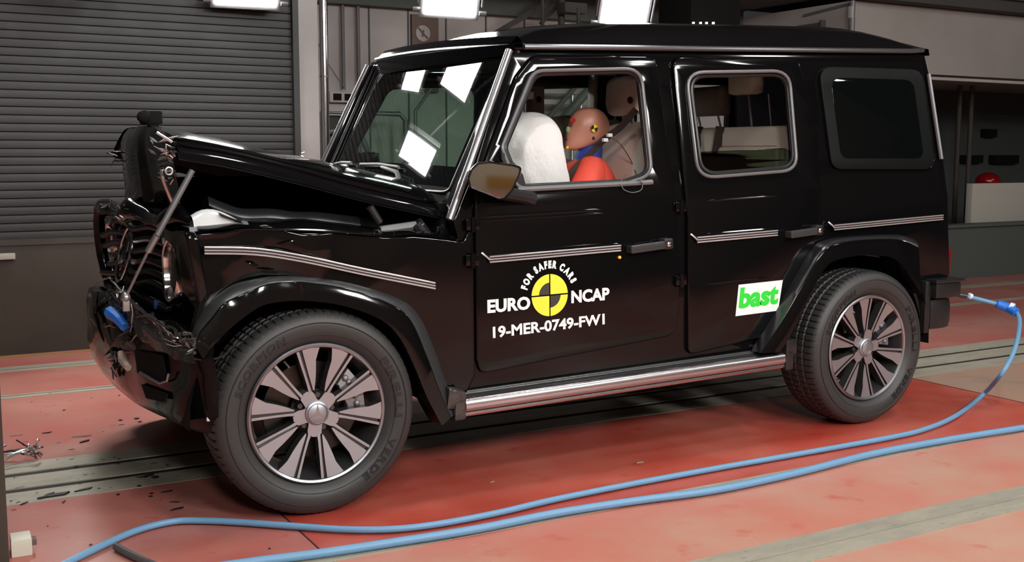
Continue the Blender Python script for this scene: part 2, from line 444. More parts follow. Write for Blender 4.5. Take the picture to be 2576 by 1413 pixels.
# bulkhead on the right: side face, front face, window opening below it
quad_slab('wall_right', 7.08, 14, 3.25, 5.1, 2.2, 2.88, 'wall_right', 'grey bulkhead above the dark window')
quad_slab('wall_right', 7.08, 7.16, 3.25, 5.1, 0.6, 2.2, 'wall_right')
quad_slab('wall_right', 7.05, 14, 3.05, 3.3, 2.885, 3.0, 'ceil', 'dark ledge above the bulkhead')
quad_slab('wall_right', 7.0, 14, 3.0, 5.1, 3.0, 4.5, 'ceil')
quad_slab('trim_9', 7.08, 14, 3.20, 3.26, 2.14, 2.17, 'wall_grey', 'pale sill line under the bulkhead')
quad_slab('wall_right', 7.08, 14, 3.21, 3.33, 0, 0.57, 'wall_dim', 'dark grey low wall under the window')
quad_slab('trim_10', 7.06, 14, 3.17, 3.36, 0.57, 0.60, 'wall_dim', 'ledge on the low wall')
quad_slab('wall_right', 7.08, 14, 5.6, 5.7, 0, 2.3, 'wall_dim', 'back wall of the dark room behind the window')
quad_slab('wall_right', 8.02, 8.2, 3.28, 3.4, 0.6, 2.17, 'dark', 'dark post in the window opening')
quad_slab('ceiling', XL, XR, YN, 6.0, 4.5, 4.6, 'ceil')
quad_slab('ceiling', 1.5, 7.08, 3.6, 5.0, 2.95, 3.05, 'ceil', 'low dark ceiling of the recess')
quad_slab('wall_front', XL, XR, YN-0.1, YN, 0, 4.5, 'front_wall')
quad_slab('wall_left', XL-0.1, XL, YN, 6.0, 0, 4.5, 'wall_dim')
quad_slab('wall_right', XR, XR+0.1, YN, 6.0, 0, 4.5, 'wall_dim')
b = MB().box((-6.0, YN, 0.05), (-3.6, YN+0.02, 0.2)).box((-3.2, YN, 0.05), (0.5, YN+0.02, 0.2)); tag(b.done('trim_11', 'yellow_line'), 'yellow marking along the foot of the front wall', kind='structure')

# white board at the left edge
o = MB().box((-0.95, 3.2, 0.655), (-0.653, 3.25, 0.695), bev=0.004).done('wall_plate', 'panel_white'); tag(o, 'small white plate fixed on the dark wall at the left edge', 'plate')

# pipes and columns in the recess
t = empty('steel_pole', (1.6, 3.3, 0), 'tall shiny steel pole beside the light column', 'pole')
MB().tube([(1.575, 3.3, 0), (1.575, 3.3, 4.4)], 0.032, 20).done('shaft', 'chrome', t)
MB().tube([(1.575, 3.3, 1.08), (1.575, 3.3, 1.14)], 0.045, 20).done('collar', 'dull_steel', t); MB().tube([(1.575, 3.3, 1.94), (1.575, 3.3, 1.95)], 0.036, 20).done('collar', 'dull_steel', t)
o = MB().box((1.515, 3.36, 0), (1.55, 3.55, 4.4)).done('cable_duct', 'wall_dim'); tag(o, 'dark vertical duct between the column and the steel pole', 'duct')
for x, lab in ((2.35, 'thin grey pipe left of the pair on the panel wall'), (2.50, 'thin grey pipe right of the pair on the panel wall')):
    o = MB().tube([(x, 4.93, 1.96), (x, 4.93, 4.0)], 0.016, 10).done('conduit', 'dull_steel'); tag(o, lab, 'pipe')
t = empty('junction_box', (2.37, 4.9, 1.8), 'small grey wall box with two dark sockets and a brown plug', 'wall box')
MB().box((2.2, 4.9, 1.83), (2.48, 4.98, 1.93), bev=0.008).done('housing', 'wall_light', t)
MB().box((2.235, 4.885, 1.85), (2.31, 4.902, 1.91)).done('socket', 'dark', t); MB().box((2.345, 4.885, 1.85), (2.42, 4.902, 1.91)).done('socket', 'dark', t)
MB().box((2.47, 4.88, 1.79), (2.60, 4.98, 1.94), bev=0.02).done('plug', 'brown', t)
o = MB().tube(catmull([(2.1, 4.9, 2.35), (2.2, 4.88, 2.15), (2.35, 4.88, 1.945)], 5), 0.005, 6).done('cable', 'dull_steel'); tag(o, 'thin cable hanging down to the wall box', 'cable')
# sign on brown strip
t = empty('wall_sign', (3.19, 4.97, 2.0), 'brown board carrying a round grey clock-like sign', 'sign')
MB().box((3.05, 4.94, 1.95), (3.33, 4.98, 2.68)).done('board', 'brown', t)
c = PY(1063, 84, 4.94)
s = MB(); s.lathe((c.x, c.y-0.012, c.z), 0, [(0.011, 0.075), (0, 0.075), (0, 0.055), (0.006, 0.055), (0.006, 0.0)], 32)
s.done('disc', 'wall_grey', t)
k = MB().box((c.x-0.008, c.y-0.018, c.z-0.03), (c.x+0.008, c.y-0.01, c.z+0.03), rot=Matrix.Rotation(0.2, 3, 'Y')).box((c.x-0.006, c.y-0.02, c.z-0.07), (c.x+0.006, c.y-0.012, c.z+0.07), rot=Matrix.Rotation(-0.8, 3, 'Y')); k.done('emblem', 'brown', t)
# railing in front of the panel wall
t = empty('railing', (2.4, 4.5, 0), 'dark tubular steel railing behind the windscreen with a dark cabinet', 'railing')
def rl(pts, r=0.02): MB().tube(pts, r, 10).done('rail_tube', 'dull_steel', t)
rl([(1.95, 4.5, 0), (1.95, 4.5, 1.72), (2.72, 4.5, 1.72), (2.78, 4.5, 1.66), (2.78, 4.5, 0)], 0.024)
rl([(2.02, 4.5, 1.55), (2.3, 4.5, 1.60), (2.55, 4.5, 1.1), (2.62, 4.5, 0)], 0.028)
for x in (2.06, 2.14, 2.26, 2.34): rl([(x, 4.5, 0.3), (x, 4.5, 1.5)], 0.012)
rl([(2.9, 4.55, 0), (2.9, 4.55, 1.75), (3.25, 4.55, 2.2)], 0.016)
o = MB().box((1.98, 4.6, 0), (2.24, 4.9, 1.70), bev=0.01).done('cabinet', 'ceil'); tag(o, 'narrow dark cabinet standing behind the railing', 'cabinet')
# overhead steelwork seen above the roof
t = empty('overhead_frame', (4.6, 4.2, 2.9), 'dark steel frame and braces hanging behind the roof of the car', 'steel frame')
def bar(a, b, w=0.04, mt='dull_steel'):
    MB().tube([a, b], w, 6).done('beam', mt, t)
bar(PY(1440, -30, 4.4), PY(1240, 88, 4.4), 0.03, 'ceil')
bar(PY(1365, -10, 4.2), PY(1365, 75, 4.2), 0.018, 'ceil'); bar(PY(1412, -10, 4.2), PY(1412, 75, 4.2), 0.035, 'ceil')
bar(PY(1425, -10, 4.3), PY(1360, 60, 4.3), 0.02, 'ceil'); bar(PY(1455, 20, 4.0), PY(1455, 75, 4.0), 0.02, 'ceil')
MB().box(tuple(PY(1400, 35, 4.15)), tuple(PY(1478, 8, 4.0)), bev=0.01).done('beam', 'ceil', t)
mt_ = empty('hanging_machine', PY(1760, 30, 3.6), 'bulky dark machinery with a row of tiny lights hanging above the car roof', 'machine')
MB().box(tuple(PY(1655, 75, 3.9)), tuple(PY(1865, -12, 3.4)), bev=0.02).done('machine_block', 'dark', mt_)
MB().tube([PY(1760, 0, 3.6), PY(1760, 0, 3.6)+Vector((0, 0, 1.6))], .03, 8).done('hanger', 'ceil', mt_)
ind = mat('small lit indicator', (0.9, 0.95, 0.9), 0.3, emit=(0.9, 1, 0.9), estr=1.2)
led = []
for i, px in enumerate((1746, 1764, 1779, 1796)):
    p = PY(px, 62, 3.35)
    o = MB().box((p.x-0.008, p.y, p.z-0.03), (p.x+0.008, p.y+0.02, p.z+0.025)).done('indicator_light', ind, mt_)
t = empty('stair_frame', (3.6, 4.6, 0), 'grey diagonal stair frame seen through the open front window', 'stair')
for (a0, b0, a1, b1, w_) in ((1385, 335, 1500, 205, .045), (1420, 350, 1530, 225, .03), (1350, 330, 1450, 215, .025)):
    MB().tube([PY(a0-60, b0+68, 4.5), PY(a1+40, b1-45, 4.5)], w_, 8).done('stringer', 'wall_dim', t)
for z_ in (205, 235, 262): MB().box(tuple(PY(1345, z_, 4.7)), tuple(PY(1480, z_-9, 4.62))).done('tread', 'wall_light', t)
for x_ in (1440, 1462, 1484): MB().tube([Vector((PY(x_, 420, 4.6).x, 4.6, 0)), PY(x_, 240, 4.6)], .018, 8).done('baluster', 'steel', t)
# pipes at the bulkhead
pr = empty('pipe_run', (7.04, 3.3, 2.3), 'bent grey pipes with a box and bracket at the corner of the bulkhead', 'pipes')
def pipe(pts, r, lab): MB().tube(pts, r, 10).done('conduit', 'dull_steel', pr)
pipe([(7.045, 3.215, 2.25), (7.045, 3.215, 2.87)], 0.03, 'vertical grey pipe on the corner of the bulkhead')
pipe([(7.05, 4.9, 2.52), (7.05, 3.4, 2.55), (7.05, 3.32, 2.50), (7.05, 3.32, 2.2)], 0.022, 'bent grey pipe running along the side of the bulkhead')
pipe([(7.06, 3.9, 2.80), (7.06, 3.25, 2.85), (7.1, 3.235, 2.85)], 0.012, 'thin cable pipe at the top corner of the bulkhead')
o = MB().box((7.015, 3.19, 2.70), (7.075, 3.245, 2.82), bev=0.01).done('corner_box', 'wall_light', pr)
o = MB().box((7.02, 3.62, 2.66), (7.078, 3.95, 2.70)).tube([(7.03, 3.6, 2.72), (7.03, 3.6, 2.60)], 0.03, 8).done('wall_bracket', 'ceil', pr)
# dark window area on the right
a, b2 = PY(2438, 565, 3.40), PY(2640, 458, 3.40)
o = MB().box((a.x, 3.38, a.z-0.04), (11.5, 3.46, b2.z), bev=0.004).done('board', 'panel_white'); tag(o, 'off white board leaning behind the low wall ledge on the right', 'board')
p = PY(2485, 456, 3.6)
t = empty('warning_light', (p.x, p.y, p.z), 'round dark red lamp on top of the off white board', 'lamp')
MB().sphere(p, 0.14, nu=24, nv=14, sc=(1, 1, 0.75)).done('dome', 'red_lens', t)
for (x0, y0, x1, y1, Y, lab) in ((2500, 412, 2560, 390, 5.5, 'dark screen on the back wall of the window room'), (2425, 410, 2470, 390, 5.5, 'dark box left of the screen in the window room'), (2480, 345, 2505, 325, 5.5, 'small dark notice on the back wall of the window room')):
    a, b2 = PY(x0, y0, Y), PY(x1, y1, Y)
    o = MB().box((a.x, Y-0.03, min(a.z, b2.z)), (b2.x, Y+0.09, max(a.z, b2.z)), bev=0.004).done('screen', 'dark'); tag(o, lab, 'screen')
for px, lab in ((2412, 'left dim steel tube standing in the window room'), (2442, 'right dim steel tube standing in the window room')):
    p = PY(px, 300, 4.3); o = MB().tube([(p.x, 4.3, 0.4), (p.x, 4.3, 2.5)], 0.03, 10).done('standing_tube', 'wall_low'); tag(o, lab, 'tube')
# dark crash barrier post at the left edge
p = PZ(19, 1413)
t = empty('barrier_post', (p.x-0.035, p.y-0.045, 0), 'tall dark brown barrier post at the left edge of the view', 'barrier')
MB().box((p.x-0.07, p.y-0.09, 0), (p.x, p.y, 2.4), bev=0.006).done('post', 'wall_low', t)
MB().box((p.x-0.12, p.y-0.14, 0), (p.x-0.002, p.y+0.0, 0.012), bev=0.003).done('base_plate', 'wall_low', t)

# ------------------------------------------------------------------ floodlights
def floodlight(loc, aim, w, h, label, rig=4.5, spin=0.0, group=None, hx=0):
    loc = Vector(loc); f = (Vector(aim)-loc).normalized()
    q = f.to_track_quat('Z', 'Y').to_matrix() @ Matrix.Rotation(spin, 3, 'Z')
    t = empty('floodlight', loc, label, 'lamp', group)
    fn = lambda u, v, d: loc + q @ Vector((u, v, d))
    b = MB(); b.prism([(-w/2, -h/2), (w/2, -h/2), (w/2, h/2), (-w/2, h/2)], 0.0, 0.006, fn); b.done('lamp_glass', 'lamp_face', t)
    b = MB(); b.prism([(-w/2-.03, -h/2-.03), (w/2+.03, -h/2-.03), (w/2+.03, h/2+.03), (-w/2-.03, h/2+.03)], -0.14, -0.004, fn, bev=0.01); b.done('housing', 'dull_steel', t)
    for s in (-1, 1):
        b = MB(); b.prism([(s*(w/2+.04), -h*.3), (s*(w/2+.05), -h*.3), (s*(w/2+.05), h*.3), (s*(w/2+.04), h*.3)], -0.10, 0.03, fn); b.done('side_bracket', 'steel', t)
        b = MB(); b.tube([fn(s*(w/2+.03), -h*.42, 0.01), fn(s*(w/2+.08), -h*.42, 0.01)], 0.018, 8); b.done('clamp', 'steel', t)
    MB().tube([loc+q@Vector((0, 0, -.14)), (loc.x+hx, loc.y+0.1, rig)], 0.02, 8).done('hanger', 'dull_steel', t)
    return t
# lamps of the hall: three seen above the car, more of the same rig out of view, one added wall lamp
def seen(px, py, Y, dz): p = PY(px, py, Y); return (p.x, Y, p.z+dz)
floodlight(seen(622, 12, 3.0, 0.17), (0.2, -2.5, 0.3), 0.43, 0.36, 'bright floodlight in front of the dark shutter, left of the three in view')
floodlight(seen(1136, 30, 2.4, 0.17), (0.2, -2.8, 0.2), 0.37, 0.40, 'bright floodlight in front of the light panel wall, middle one of the three in view', spin=-0.05)
floodlight(seen(1576, 66, 2.3, 0.20), (0.8, -2.8, 0.0), 0.34, 0.48, 'bright floodlight just above the car roof, right of the three in view', spin=-0.12)
for x, y, z, ax, ay, w, h, sp in ((.34, 2.5, 2.72, 0.3, 0.0, .26, .27, -.75), (-.17, 2.5, 3.27, 0.3, 0.0, .44, .36, -.5), (-.31, 2.5, 2.53, 0.3, 0, .48, .2, -.45)):
    floodlight((x, y, z), (ax, ay, 0.6), w, h, 'floodlight of the back rig that shines into the windscreen, outside the view', group='back rig floodlights', spin=sp, hx=(-.5 if z < 2.6 else 0))
for x, y, z, ax, ay, w in ((-0.8, -0.9, 4.2, -0.3, -0.3, .33), (1.0, -0.6, 4.2, 1.0, -0.4, .36), (2.8, -0.6, 4.2, 2.8, -0.4, .36), (3.6, -2.4, 4.2, 3.8, -1.5, .36),
                           (-1.8, -7.4, 3.8, 0.6, -0.8, .75), (1.2, -7.6, 3.8, 1.4, -0.8, .9), (4.4, -7.4, 3.8, 3.0, -0.8, .9), (-1.0, -4.2, 4.1, 0.0, -2.0, .36), (1.8, -4.2, 4.1, 1.8, -2.0, .4), (6.2, -4.6, 4.1, 5.0, -2.0, .4), (9.5, -2.0, 4.2, 8.5, -0.5, .4)):
    floodlight((x, y, z), (ax, ay, 0.9), w, w, 'floodlight of the overhead rig outside the view', group='overhead floodlights')
floodlight((-3.5, -6.9, 4.1), (-4, -9, 1.2), .4, .4, 'added unseen lamp brightening the front wall that the mirror reflects')  # added lamp, lightens the wall patch seen in the wing mirror
# ------------------------------------------------------------------ the car
K = 0.0384                                   # the body is pitched nose-down about the wheels
def Yb(h): return -0.885 if h < 1.0 else -0.885 + (h-1.0)*0.138
def S(px, py, off=0.0):                      # photograph point on the near body side, off = metres outward
    Y = -0.85
    for _ in range(6):
        p = PY(px, py, Y); Y = Yb(p.z-K*p.x)-off
    return PY(px, py, Y)
car = empty('car', (1.4, 0, 0), 'black crash-damaged off-road car with crumpled front, open door windows and test stickers', 'car')
def part(mb, name, mats, parent=car, sharp=35, recalc=True): return mb.done(name, mats, parent, sharp, recalc)
class Mesh(MB):
    def __init__(s, bm): s.bm = bm
def side_shape(name, outl, off, thick, bev, mats, parent=car, px=True, sharp=30):
    polys = []
    for o in outl:
        polys.append([(S(*q, off).x, S(*q, off).z) for q in o] if px else o)
    bm = fill_shape(polys, thick, bev)
    h = 1.0
    while h < 1.85:
        geom = bm.verts[:]+bm.edges[:]+bm.faces[:]
        bmesh.ops.bisect_plane(bm, geom=geom, plane_co=(0, h, 0), plane_no=(-K, 1, 0))
        h += 0.12
    T = thick/2
    for v in bm.verts:
        u, vv, w = v.co; v.co = (u, Yb(vv-K*u)-off+(T-w), vv)
    return Mesh(bm).done(name, mats, parent, sharp, recalc=False)
def mirror(o, name=None, mats=None, parent=None, dy=0):
    me = o.data.copy(); bm = bmesh.new(); bm.from_mesh(me)
    for v in bm.verts: v.co.y = -v.co.y + dy
    bmesh.ops.reverse_faces(bm, faces=bm.faces); bm.to_mesh(me); bm.free()
    if mats: me.materials.clear()
    return link(name or o.name.split('.')[0], me, mats or [], parent or car)

# ---- outlines in the photograph's pixels
W_FRONT = rounded([(1262, 372, 30), (1342, 178, 40), (1612, 172, 46), (1640, 440, 40), (1575, 461, 20), (1302, 474, 30)], 20)
W_REAR = rounded([(1726, 182, 42), (1985, 178, 46), (2006, 428, 40), (1756, 448, 48)], 30)
W_QUART = rounded([(2062, 168, 34), (2318, 176, 34), (2352, 424, 26), (2096, 424, 30)], 30)
body_out = [(1150, 590), (1140, 556), (1188, 440), (1284, 132), (1300, 124), (1700, 129), (2100, 133), (2326, 137), (2352, 250), (2372, 390), (2386, 560), (2390, 690), (2352, 730), (2344, 800), (2336, 818), (2318, 812), (2306, 760), (2284, 700), (2240, 652), (2150, 640), (2090, 655), (2055, 700), (2020, 780), (1990, 850), (1975, 884), (1700, 930), (1400, 985), (1150, 1020), (1120, 960), (1150, 900)]
big = lambda w, e: w
base_side = side_shape('body_side', [body_out, W_FRONT, W_REAR, W_QUART], -0.012, 0.05, 0.006, 'paint')
mirror(base_side)
# doors
FD = rounded([(1200, 905, 26), (1194, 560, 10), (1196, 470, 20), (1300, 190, 60), (1342, 137, 40), (1652, 140, 34), (1700, 510, 30), (1712, 700, 30), (1704, 842, 40), (1208, 940, 34)], 30)
RD = rounded([(1692, 142, 26), (2008, 144, 30), (2056, 300, 60), (2068, 480, 60), (2052, 610, 60), (1985, 740, 60), (1950, 842, 40), (1732, 894, 16), (1728, 520, 20)], 30)
front_door = side_shape('front_door', [FD, W_FRONT], 0.008, 0.045, 0.009, 'paint')
rear_door = side_shape('rear_door', [RD, W_REAR], 0.008, 0.045, 0.009, 'paint')
fd2 = mirror(front_door); rd2 = mirror(rear_door)
# window surrounds
def ring(name, pts, off, r, parent, mats='seal', flat=1.0):
    P = [S(x, y, off) for x, y in pts]
    b = MB(); b.tube(P, r, 8, closed=True)
    return b.done(name, mats, parent)
def inset(pts, d):
    c = Vector((sum(p[0] for p in pts)/len(pts), sum(p[1] for p in pts)/len(pts)))
    return [((x-c.x)*(1+d/abs(c.x-min(q[0] for q in pts)))+c.x, (y-c.y)*(1+d/abs(c.y-min(q[1] for q in pts)))+c.y) for x, y in pts]
ring('window_surround', W_FRONT, 0.012, 0.0082, front_door); ring('window_surround', W_REAR, 0.012, 0.0082, rear_door)
ring('window_channel', inset(W_FRONT, -7), -0.012, 0.012, front_door, 'plastic'); ring('window_channel', inset(W_REAR, -8), -0.012, 0.012, rear_door, 'plastic')
side_shape('quarter_window', [inset(W_QUART, 2)], 0.004, 0.02, 0.004, 'quarter_border')
side_shape('quarter_window', [inset(W_QUART, -26)], 0.0055, 0.004, 0.0015, 'privacy')
# grey sill bar below the front window
b = MB(); b.tube([S(1302, 477, 0.014), S(1640, 458, 0.014)], 0.012, 8); b.done('window_sill_strip', 'seal', front_door)
# far windows: closed green panes
for w in (W_FRONT, W_REAR):
    o = side_shape('window_pane', [inset(w, 4)], -0.02, 0.004, 0.001, 'side_glass'); mirror(o, 'window_pane'); bpy.data.objects.remove(o)
# near rear pane, lowered part way
low = rounded([(1744, 395, 20), (1752, 382, 20), (1980, 372, 30), (2003, 395, 24), (2004, 425, 30), (1762, 448, 40)], 20)
side_shape('window_pane', [low], -0.022, 0.005, 0.0015, 'rear_glass', parent=rear_door)

# ---- belt trim: chrome edged strips
def strip(name, p0, p1, off, parent, hh=0.011, y0=None, hook=True, pts=None):
    P = pts or [S(*p0, off), S(*p1, off)]
    b = MB()
    for dz, r in ((hh, 0.0035), (0, 0.0028), (-hh, 0.0035)):
        b.tube([p+Vector((0, -0.012, dz)) for p in P], r, 6)
    o = b.done(name, 'trim_metal', parent)
    b = MB(); n = len(P)
    rows = [[p+Vector((0, 0.004, hh*1.25)) for p in P], [p+Vector((0, -0.011, hh*1.2)) for p in P], [p+Vector((0, -0.011, -hh*1.2)) for p in P], [p+Vector((0, 0.004, -hh*1.25)) for p in P]]
    b.loft(rows); b.done('strip_backing', 'plastic', parent)
    if hook:
        b = MB(); b.tube([P[0]+Vector((-0.03, 0.0, 0.028)), P[0]+Vector((-0.012, -0.012, 0.010)), P[0]+Vector((0, -0.012, 0))], 0.005, 6); b.done('strip_end', 'trim_metal', parent)
    return o
strip('belt_trim', (1228, 652), (1558, 623), 0.010, front_door)
strip('belt_trim', (1750, 603), (1952, 585), 0.010, rear_door)
strip('belt_trim', (2094, 572), (2368, 546), 0.0, car)
# pressed ridges of the doors (upper and lower feature lines)
def ridge(p0, p1, off, parent, r=0.006):
    b = MB(); b.tube(catmull([S(*p0, off), (S(*p0, off)+S(*p1, off))/2, S(*p1, off)], 4), [0.001]+[r]*7+[0.001], 8); b.done('pressed_ridge', 'paint', parent)
ridge((1210, 546), (1520, 527), 0.008, front_door); ridge((1215, 556), (1520, 536), 0.008, front_door, 0.004)
ridge((1325, 630), (1555, 612), 0.008, front_door)
ridge((1780, 505), (1955, 492), 0.008, rear_door); ridge((1780, 588), (1950, 574), 0.008, rear_door)
ridge((1775, 715), (1930, 697), 0.008, rear_door, 0.005)
ridge((1342, 146), (1560, 143), 0.010, front_door, 0.005); ridge((1760, 144), (1980, 146), 0.010, rear_door, 0.005)
ridge((1300, 488), (1510, 477), 0.008, front_door, 0.007)
# door handles
def handle(p0, p1, parent):
    a, c = S(*p0, 0.0), S(*p1, 0.0); d = (c-a); L = d.length; d.normalize(); up = Vector((0, 0, 1)); up = (up-d*up.dot(d)).normalized(); out = Vector((0, -1, 0))
    fn = lambda u, v, w: a + d*u + up*v + out*w
    b = MB(); b.prism(rounded([(0, -0.018), (L*.8, -0.018), (L*.8, 0.018), (0, 0.018)], 0.008, 3), 0.03, 0.05, fn, bev=0.006)
    b.prism([(0.0, -0.014), (0.03, -0.014), (0.03, 0.014), (0.0, 0.014)], 0.0, 0.045, fn, bev=0.003)
    h = b.done('door_handle', 'grey_plastic', parent)
    b = MB(); b.prism(rounded([(L*.78, -0.022), (L, -0.022), (L, 0.026), (L*.78, 0.026)], 0.01, 3), 0.0, 0.048, fn, bev=0.006); b.done('handle_bracket', 'plastic', parent)
    b = MB(); b.sphere(fn(L*.89, 0.0, 0.048), 0.012, nu=14, nv=8, sc=(1, .5, 1)); b.done('push_button', 'chrome', parent)
handle((1572, 626), (1678, 611), front_door); handle((1972, 589), (2054, 577), rear_door)
b = MB(); b.sphere(S(1559, 647, 0.012), 0.007, nu=10, nv=6); b.done('lock_light', mat('small amber lit spot', (0.9, 0.25, 0.02), 0.4, emit=(1, 0.28, 0.05), estr=1.5), front_door)
# hinges
for (x, y, par) in ((1189, 655, front_door), (1190, 565, front_door), (1714, 520, rear_door), (1714, 705, rear_door)):
    p = S(x, y, 0.02); b = MB(); b.tube([p+Vector((0, 0, -0.03)), p+Vector((0, 0, 0.03))], 0.012, 10); b.box(p+Vector((-0.03, -0.002, -0.022)), p+Vector((0.03, 0.03, 0.022)), bev=0.004); b.done('hinge', 'paint', par)

# ---- stickers on the front door
n_out = Vector((0, -1, 0))
def door_frame(p0, p1):
    a, c = S(*p0, 0.0085), S(*p1, 0.0085); d = (c-a); L = d.length; d.normalize()
    up = Vector((0, 0, 1)); up = (up-d*up.dot(d)).normalized()
    return a, d, up, L, (lambda u, v, w=0.0: a + d*u + up*v + n_out*w)
def hgt(pa, pb): return (S(*pb, 0.0085)-S(*pa, 0.0085)).length
a, d, up, L, fn = door_frame((1226, 788), (1334, 778)); b = MB(); put_text(b, 'EURO', fn, L, hgt((1226, 788), (1223, 754)), 0.001, 0.042); b.done('sticker_lettering', 'white', front_door)
a, d, up, L, fn = door_frame((1437, 763), (1533, 754)); b = MB(); put_text(b, 'NCAP', fn, L, hgt((1434, 764), (1431, 732)), 0.001, 0.042); b.done('sticker_lettering', 'white', front_door)
a, d, up, L, fn = door_frame((1240, 851), (1521, 816)); b = MB(); put_text(b, '19-MER-0749-FW1', fn, L, hgt((1240, 851), (1236, 822)), 0.001, 0.032); b.done('sticker_lettering', 'white', front_door)
# round emblem
cc = S(1383, 742, 0.0085); e1 = S(1428, 738, 0.0085); Rr = (e1-cc).length
a, d, up, L, _f = door_frame((1338, 746), (1428, 738)); fnc = lambda u, v, w=0.0: cc + d*u + up*v + n_out*w
def pie(mb, r0, r1, a0, a1, w0, w1, gap=0.0, mi=0):
    n = 14; g = gap
    sx = 1 if math.cos(R((a0+a1)/2)) > 0 else -1; sy = 1 if math.sin(R((a0+a1)/2)) > 0 else -1
    out = [(r1*math.cos(R(a0+(a1-a0)*i/n)), r1*math.sin(R(a0+(a1-a0)*i/n))) for i in range(n+1)]
    inn = [(r0*math.cos(R(a1-(a1-a0)*i/n)), r0*math.sin(R(a1-(a1-a0)*i/n))) for i in range(n+1)] if r0 > 0 else [(0, 0)]
    pts = [(sx*max(abs(x), g) if True else x, sy*max(abs(y), g)) for x, y in out+inn]
    mb.prism(pts, w0, w1, fnc_cur, mi)
fnc_cur = fnc
b = MB(); pie(b, 0, Rr, 0, 90, 0, .001, .003); pie(b, 0, Rr, 180, 270, 0, .001, .003); pie(b, Rr*.6, Rr, 90, 180, 0, .001, .003); pie(b, Rr*.6, Rr, 270, 360, 0, .001, .003)
o = b.done('sticker_emblem', 'yellow_logo', front_door)
b = MB(); pie(b, 0, Rr*.58, 90, 180, 0, .0008, .003); pie(b, 0, Rr*.58, 270, 360, 0, .0008, .003); b.done('sticker_emblem_dark', mat('emblem grey', (0.045, 0.04, 0.035), 0.5), front_door)
b = MB(); arc_text(b, 'FOR SAFER CARS', fnc, Rr*1.30, 166, 20, Rr*.46, 0.001, 0.07); b.done('sticker_lettering', 'white', front_door)
# green lettered sticker on the rear door
q = [S(1850, 795, .0085), S(1957, 781, .0085), S(1969, 704, .0085), S(1858, 716, .0085)]
b = MB(); b.add([p+n_out*0.0008 for p in q], [(0, 1, 2, 3)]); b.add([p+n_out*0.0 for p in q], [(3, 2, 1, 0)]); b.done('sticker_card', 'white', rear_door, recalc=False)
o0 = q[0]; ex = (q[1]-q[0]); ey = (q[3]-q[0])
fnb = lambda u, v, w=0.0: o0 + ex*(0.05+0.92*u) + ey*(0.22+0.68*v) + n_out*(0.001+w)
b = MB(); put_text(b, 'bast', fnb, 1, 1, 0.001, 0.045); b.done('sticker_lettering', 'green', rear_door)

# ---- roof
gz = lambda x: 1.763 + K*x
XF, XB = 0.93, 3.42
rows = []
for i in range(49):
    t = (i/48)**1.4; x = XF + (XB-XF)*t
    hgtc = 0.118*(1-math.exp(-(x-XF)/.26))*(1 if t < .82 else max(0.2, 1-((t-.82)/.18)**2*0.8)); yw = -Yb(1.763)+0.002
    r = []
    for j in range(25):
        y = -yw + 2*yw*j/24; q = abs(y)/yw
        z = gz(x) + 0.012 + hgtc*max(0, 1-q**5.0)**0.8 + 0.03*max(0, 1-q*q)*min(1, t*9)
        z += .022*(y+yw)
        r.append((x - 0.06*max(0, 1-q*q)*max(0, 1-t*12), y, z))
    rows.append(r)
b = MB(); b.loft(rows); b.loft([[(x, y, z) for x, y, z in rows[-1]], [(x+0.01, y, gz(x)-0.02) for x, y, z in rows[-1]]]); b.loft([[(x, y, z) for x, y, z in rows[0]], [(x, y, gz(x)-0.03) for x, y, z in rows[0]]])
o = b.done('roof', 'paint', car, sharp=50, recalc=False)
# pressed ribs of the roof front
for y in (-0.45, -0.15, 0.15, 0.45):
    b = MB(); zr = lambda x: gz(x)+.012+.118*(1-math.exp(-(x-XF)/.26))*max(0, 1-(abs(y)/.78)**5)**.8+.03*(1-(y/.78)**2)-.006
    xx = [1.25, 1.4, 1.6, 1.8, 2.1, 2.5, 2.8, 2.95]; b.tube([(x, y, zr(x)) for x in xx], [0.002]+[0.011]*6+[0.002], 8); b.done('roof_rib', 'paint', car)
gutter_path = [Vector((XF-0.012, 0, 0))]
yg = -Yb(1.763)
def gp(x, s, dy=0): return Vector((x, s*(yg+0.012+dy), gz(x)))
path = [gp(XF-.02+0.055, -1)] + [gp(x, -1) for x in (1.2, 1.6, 2.0, 2.4, 2.8, 3.2, 3.28)] + [Vector((3.37, -(yg+0.005), gz(3.4)+0.004)), Vector((3.42, -(yg-0.05), gz(3.4)+0.012)), Vector((3.44, -(yg-0.14), gz(3.4)+0.02))]
path2 = [Vector((p.x, -p.y, p.z)) for p in path]
b = MB(); b.tube(path, 0.013, 10); b.done('rain_gutter', 'gutter', car)
b = MB(); b.tube(path2, 0.013, 10); b.done('rain_gutter', 'gutter', car)
b = MB(); b.tube([path[-1], Vector((3.46, 0, gz(3.4)+0.03)), path2[-1]], 0.016, 10); b.done('rear_roof_edge', 'paint', car)
# rear wall of the body
b = MB(); xr = S(2389, 560).x
p_low, p_top = S(2389, 690), S(2330, 140)
b.loft([[(p_top.x-0.012, y, p_top.z) for y in (-0.76, 0, 0.76)], [(S(2372, 390).x-0.012, y, S(2372, 390).z) for y in (-0.845, 0, 0.845)], [(p_low.x-0.014, y, p_low.z) for y in (-0.86, 0, 0.86)], [(p_low.x-0.03, y, 0.45) for y in (-0.86, 0, 0.86)]])
b.done('tail_gate', 'paint', car)
b = MB(); b.tube([S(2336, 186, 0.004), S(2368, 400, 0.004)], 0.011, 8); b.done('rear_corner_strip', mat('pale grey strip', (0.16, 0.155, 0.17), 0.4, 0.4), car)  # pale grey strip down the rear corner
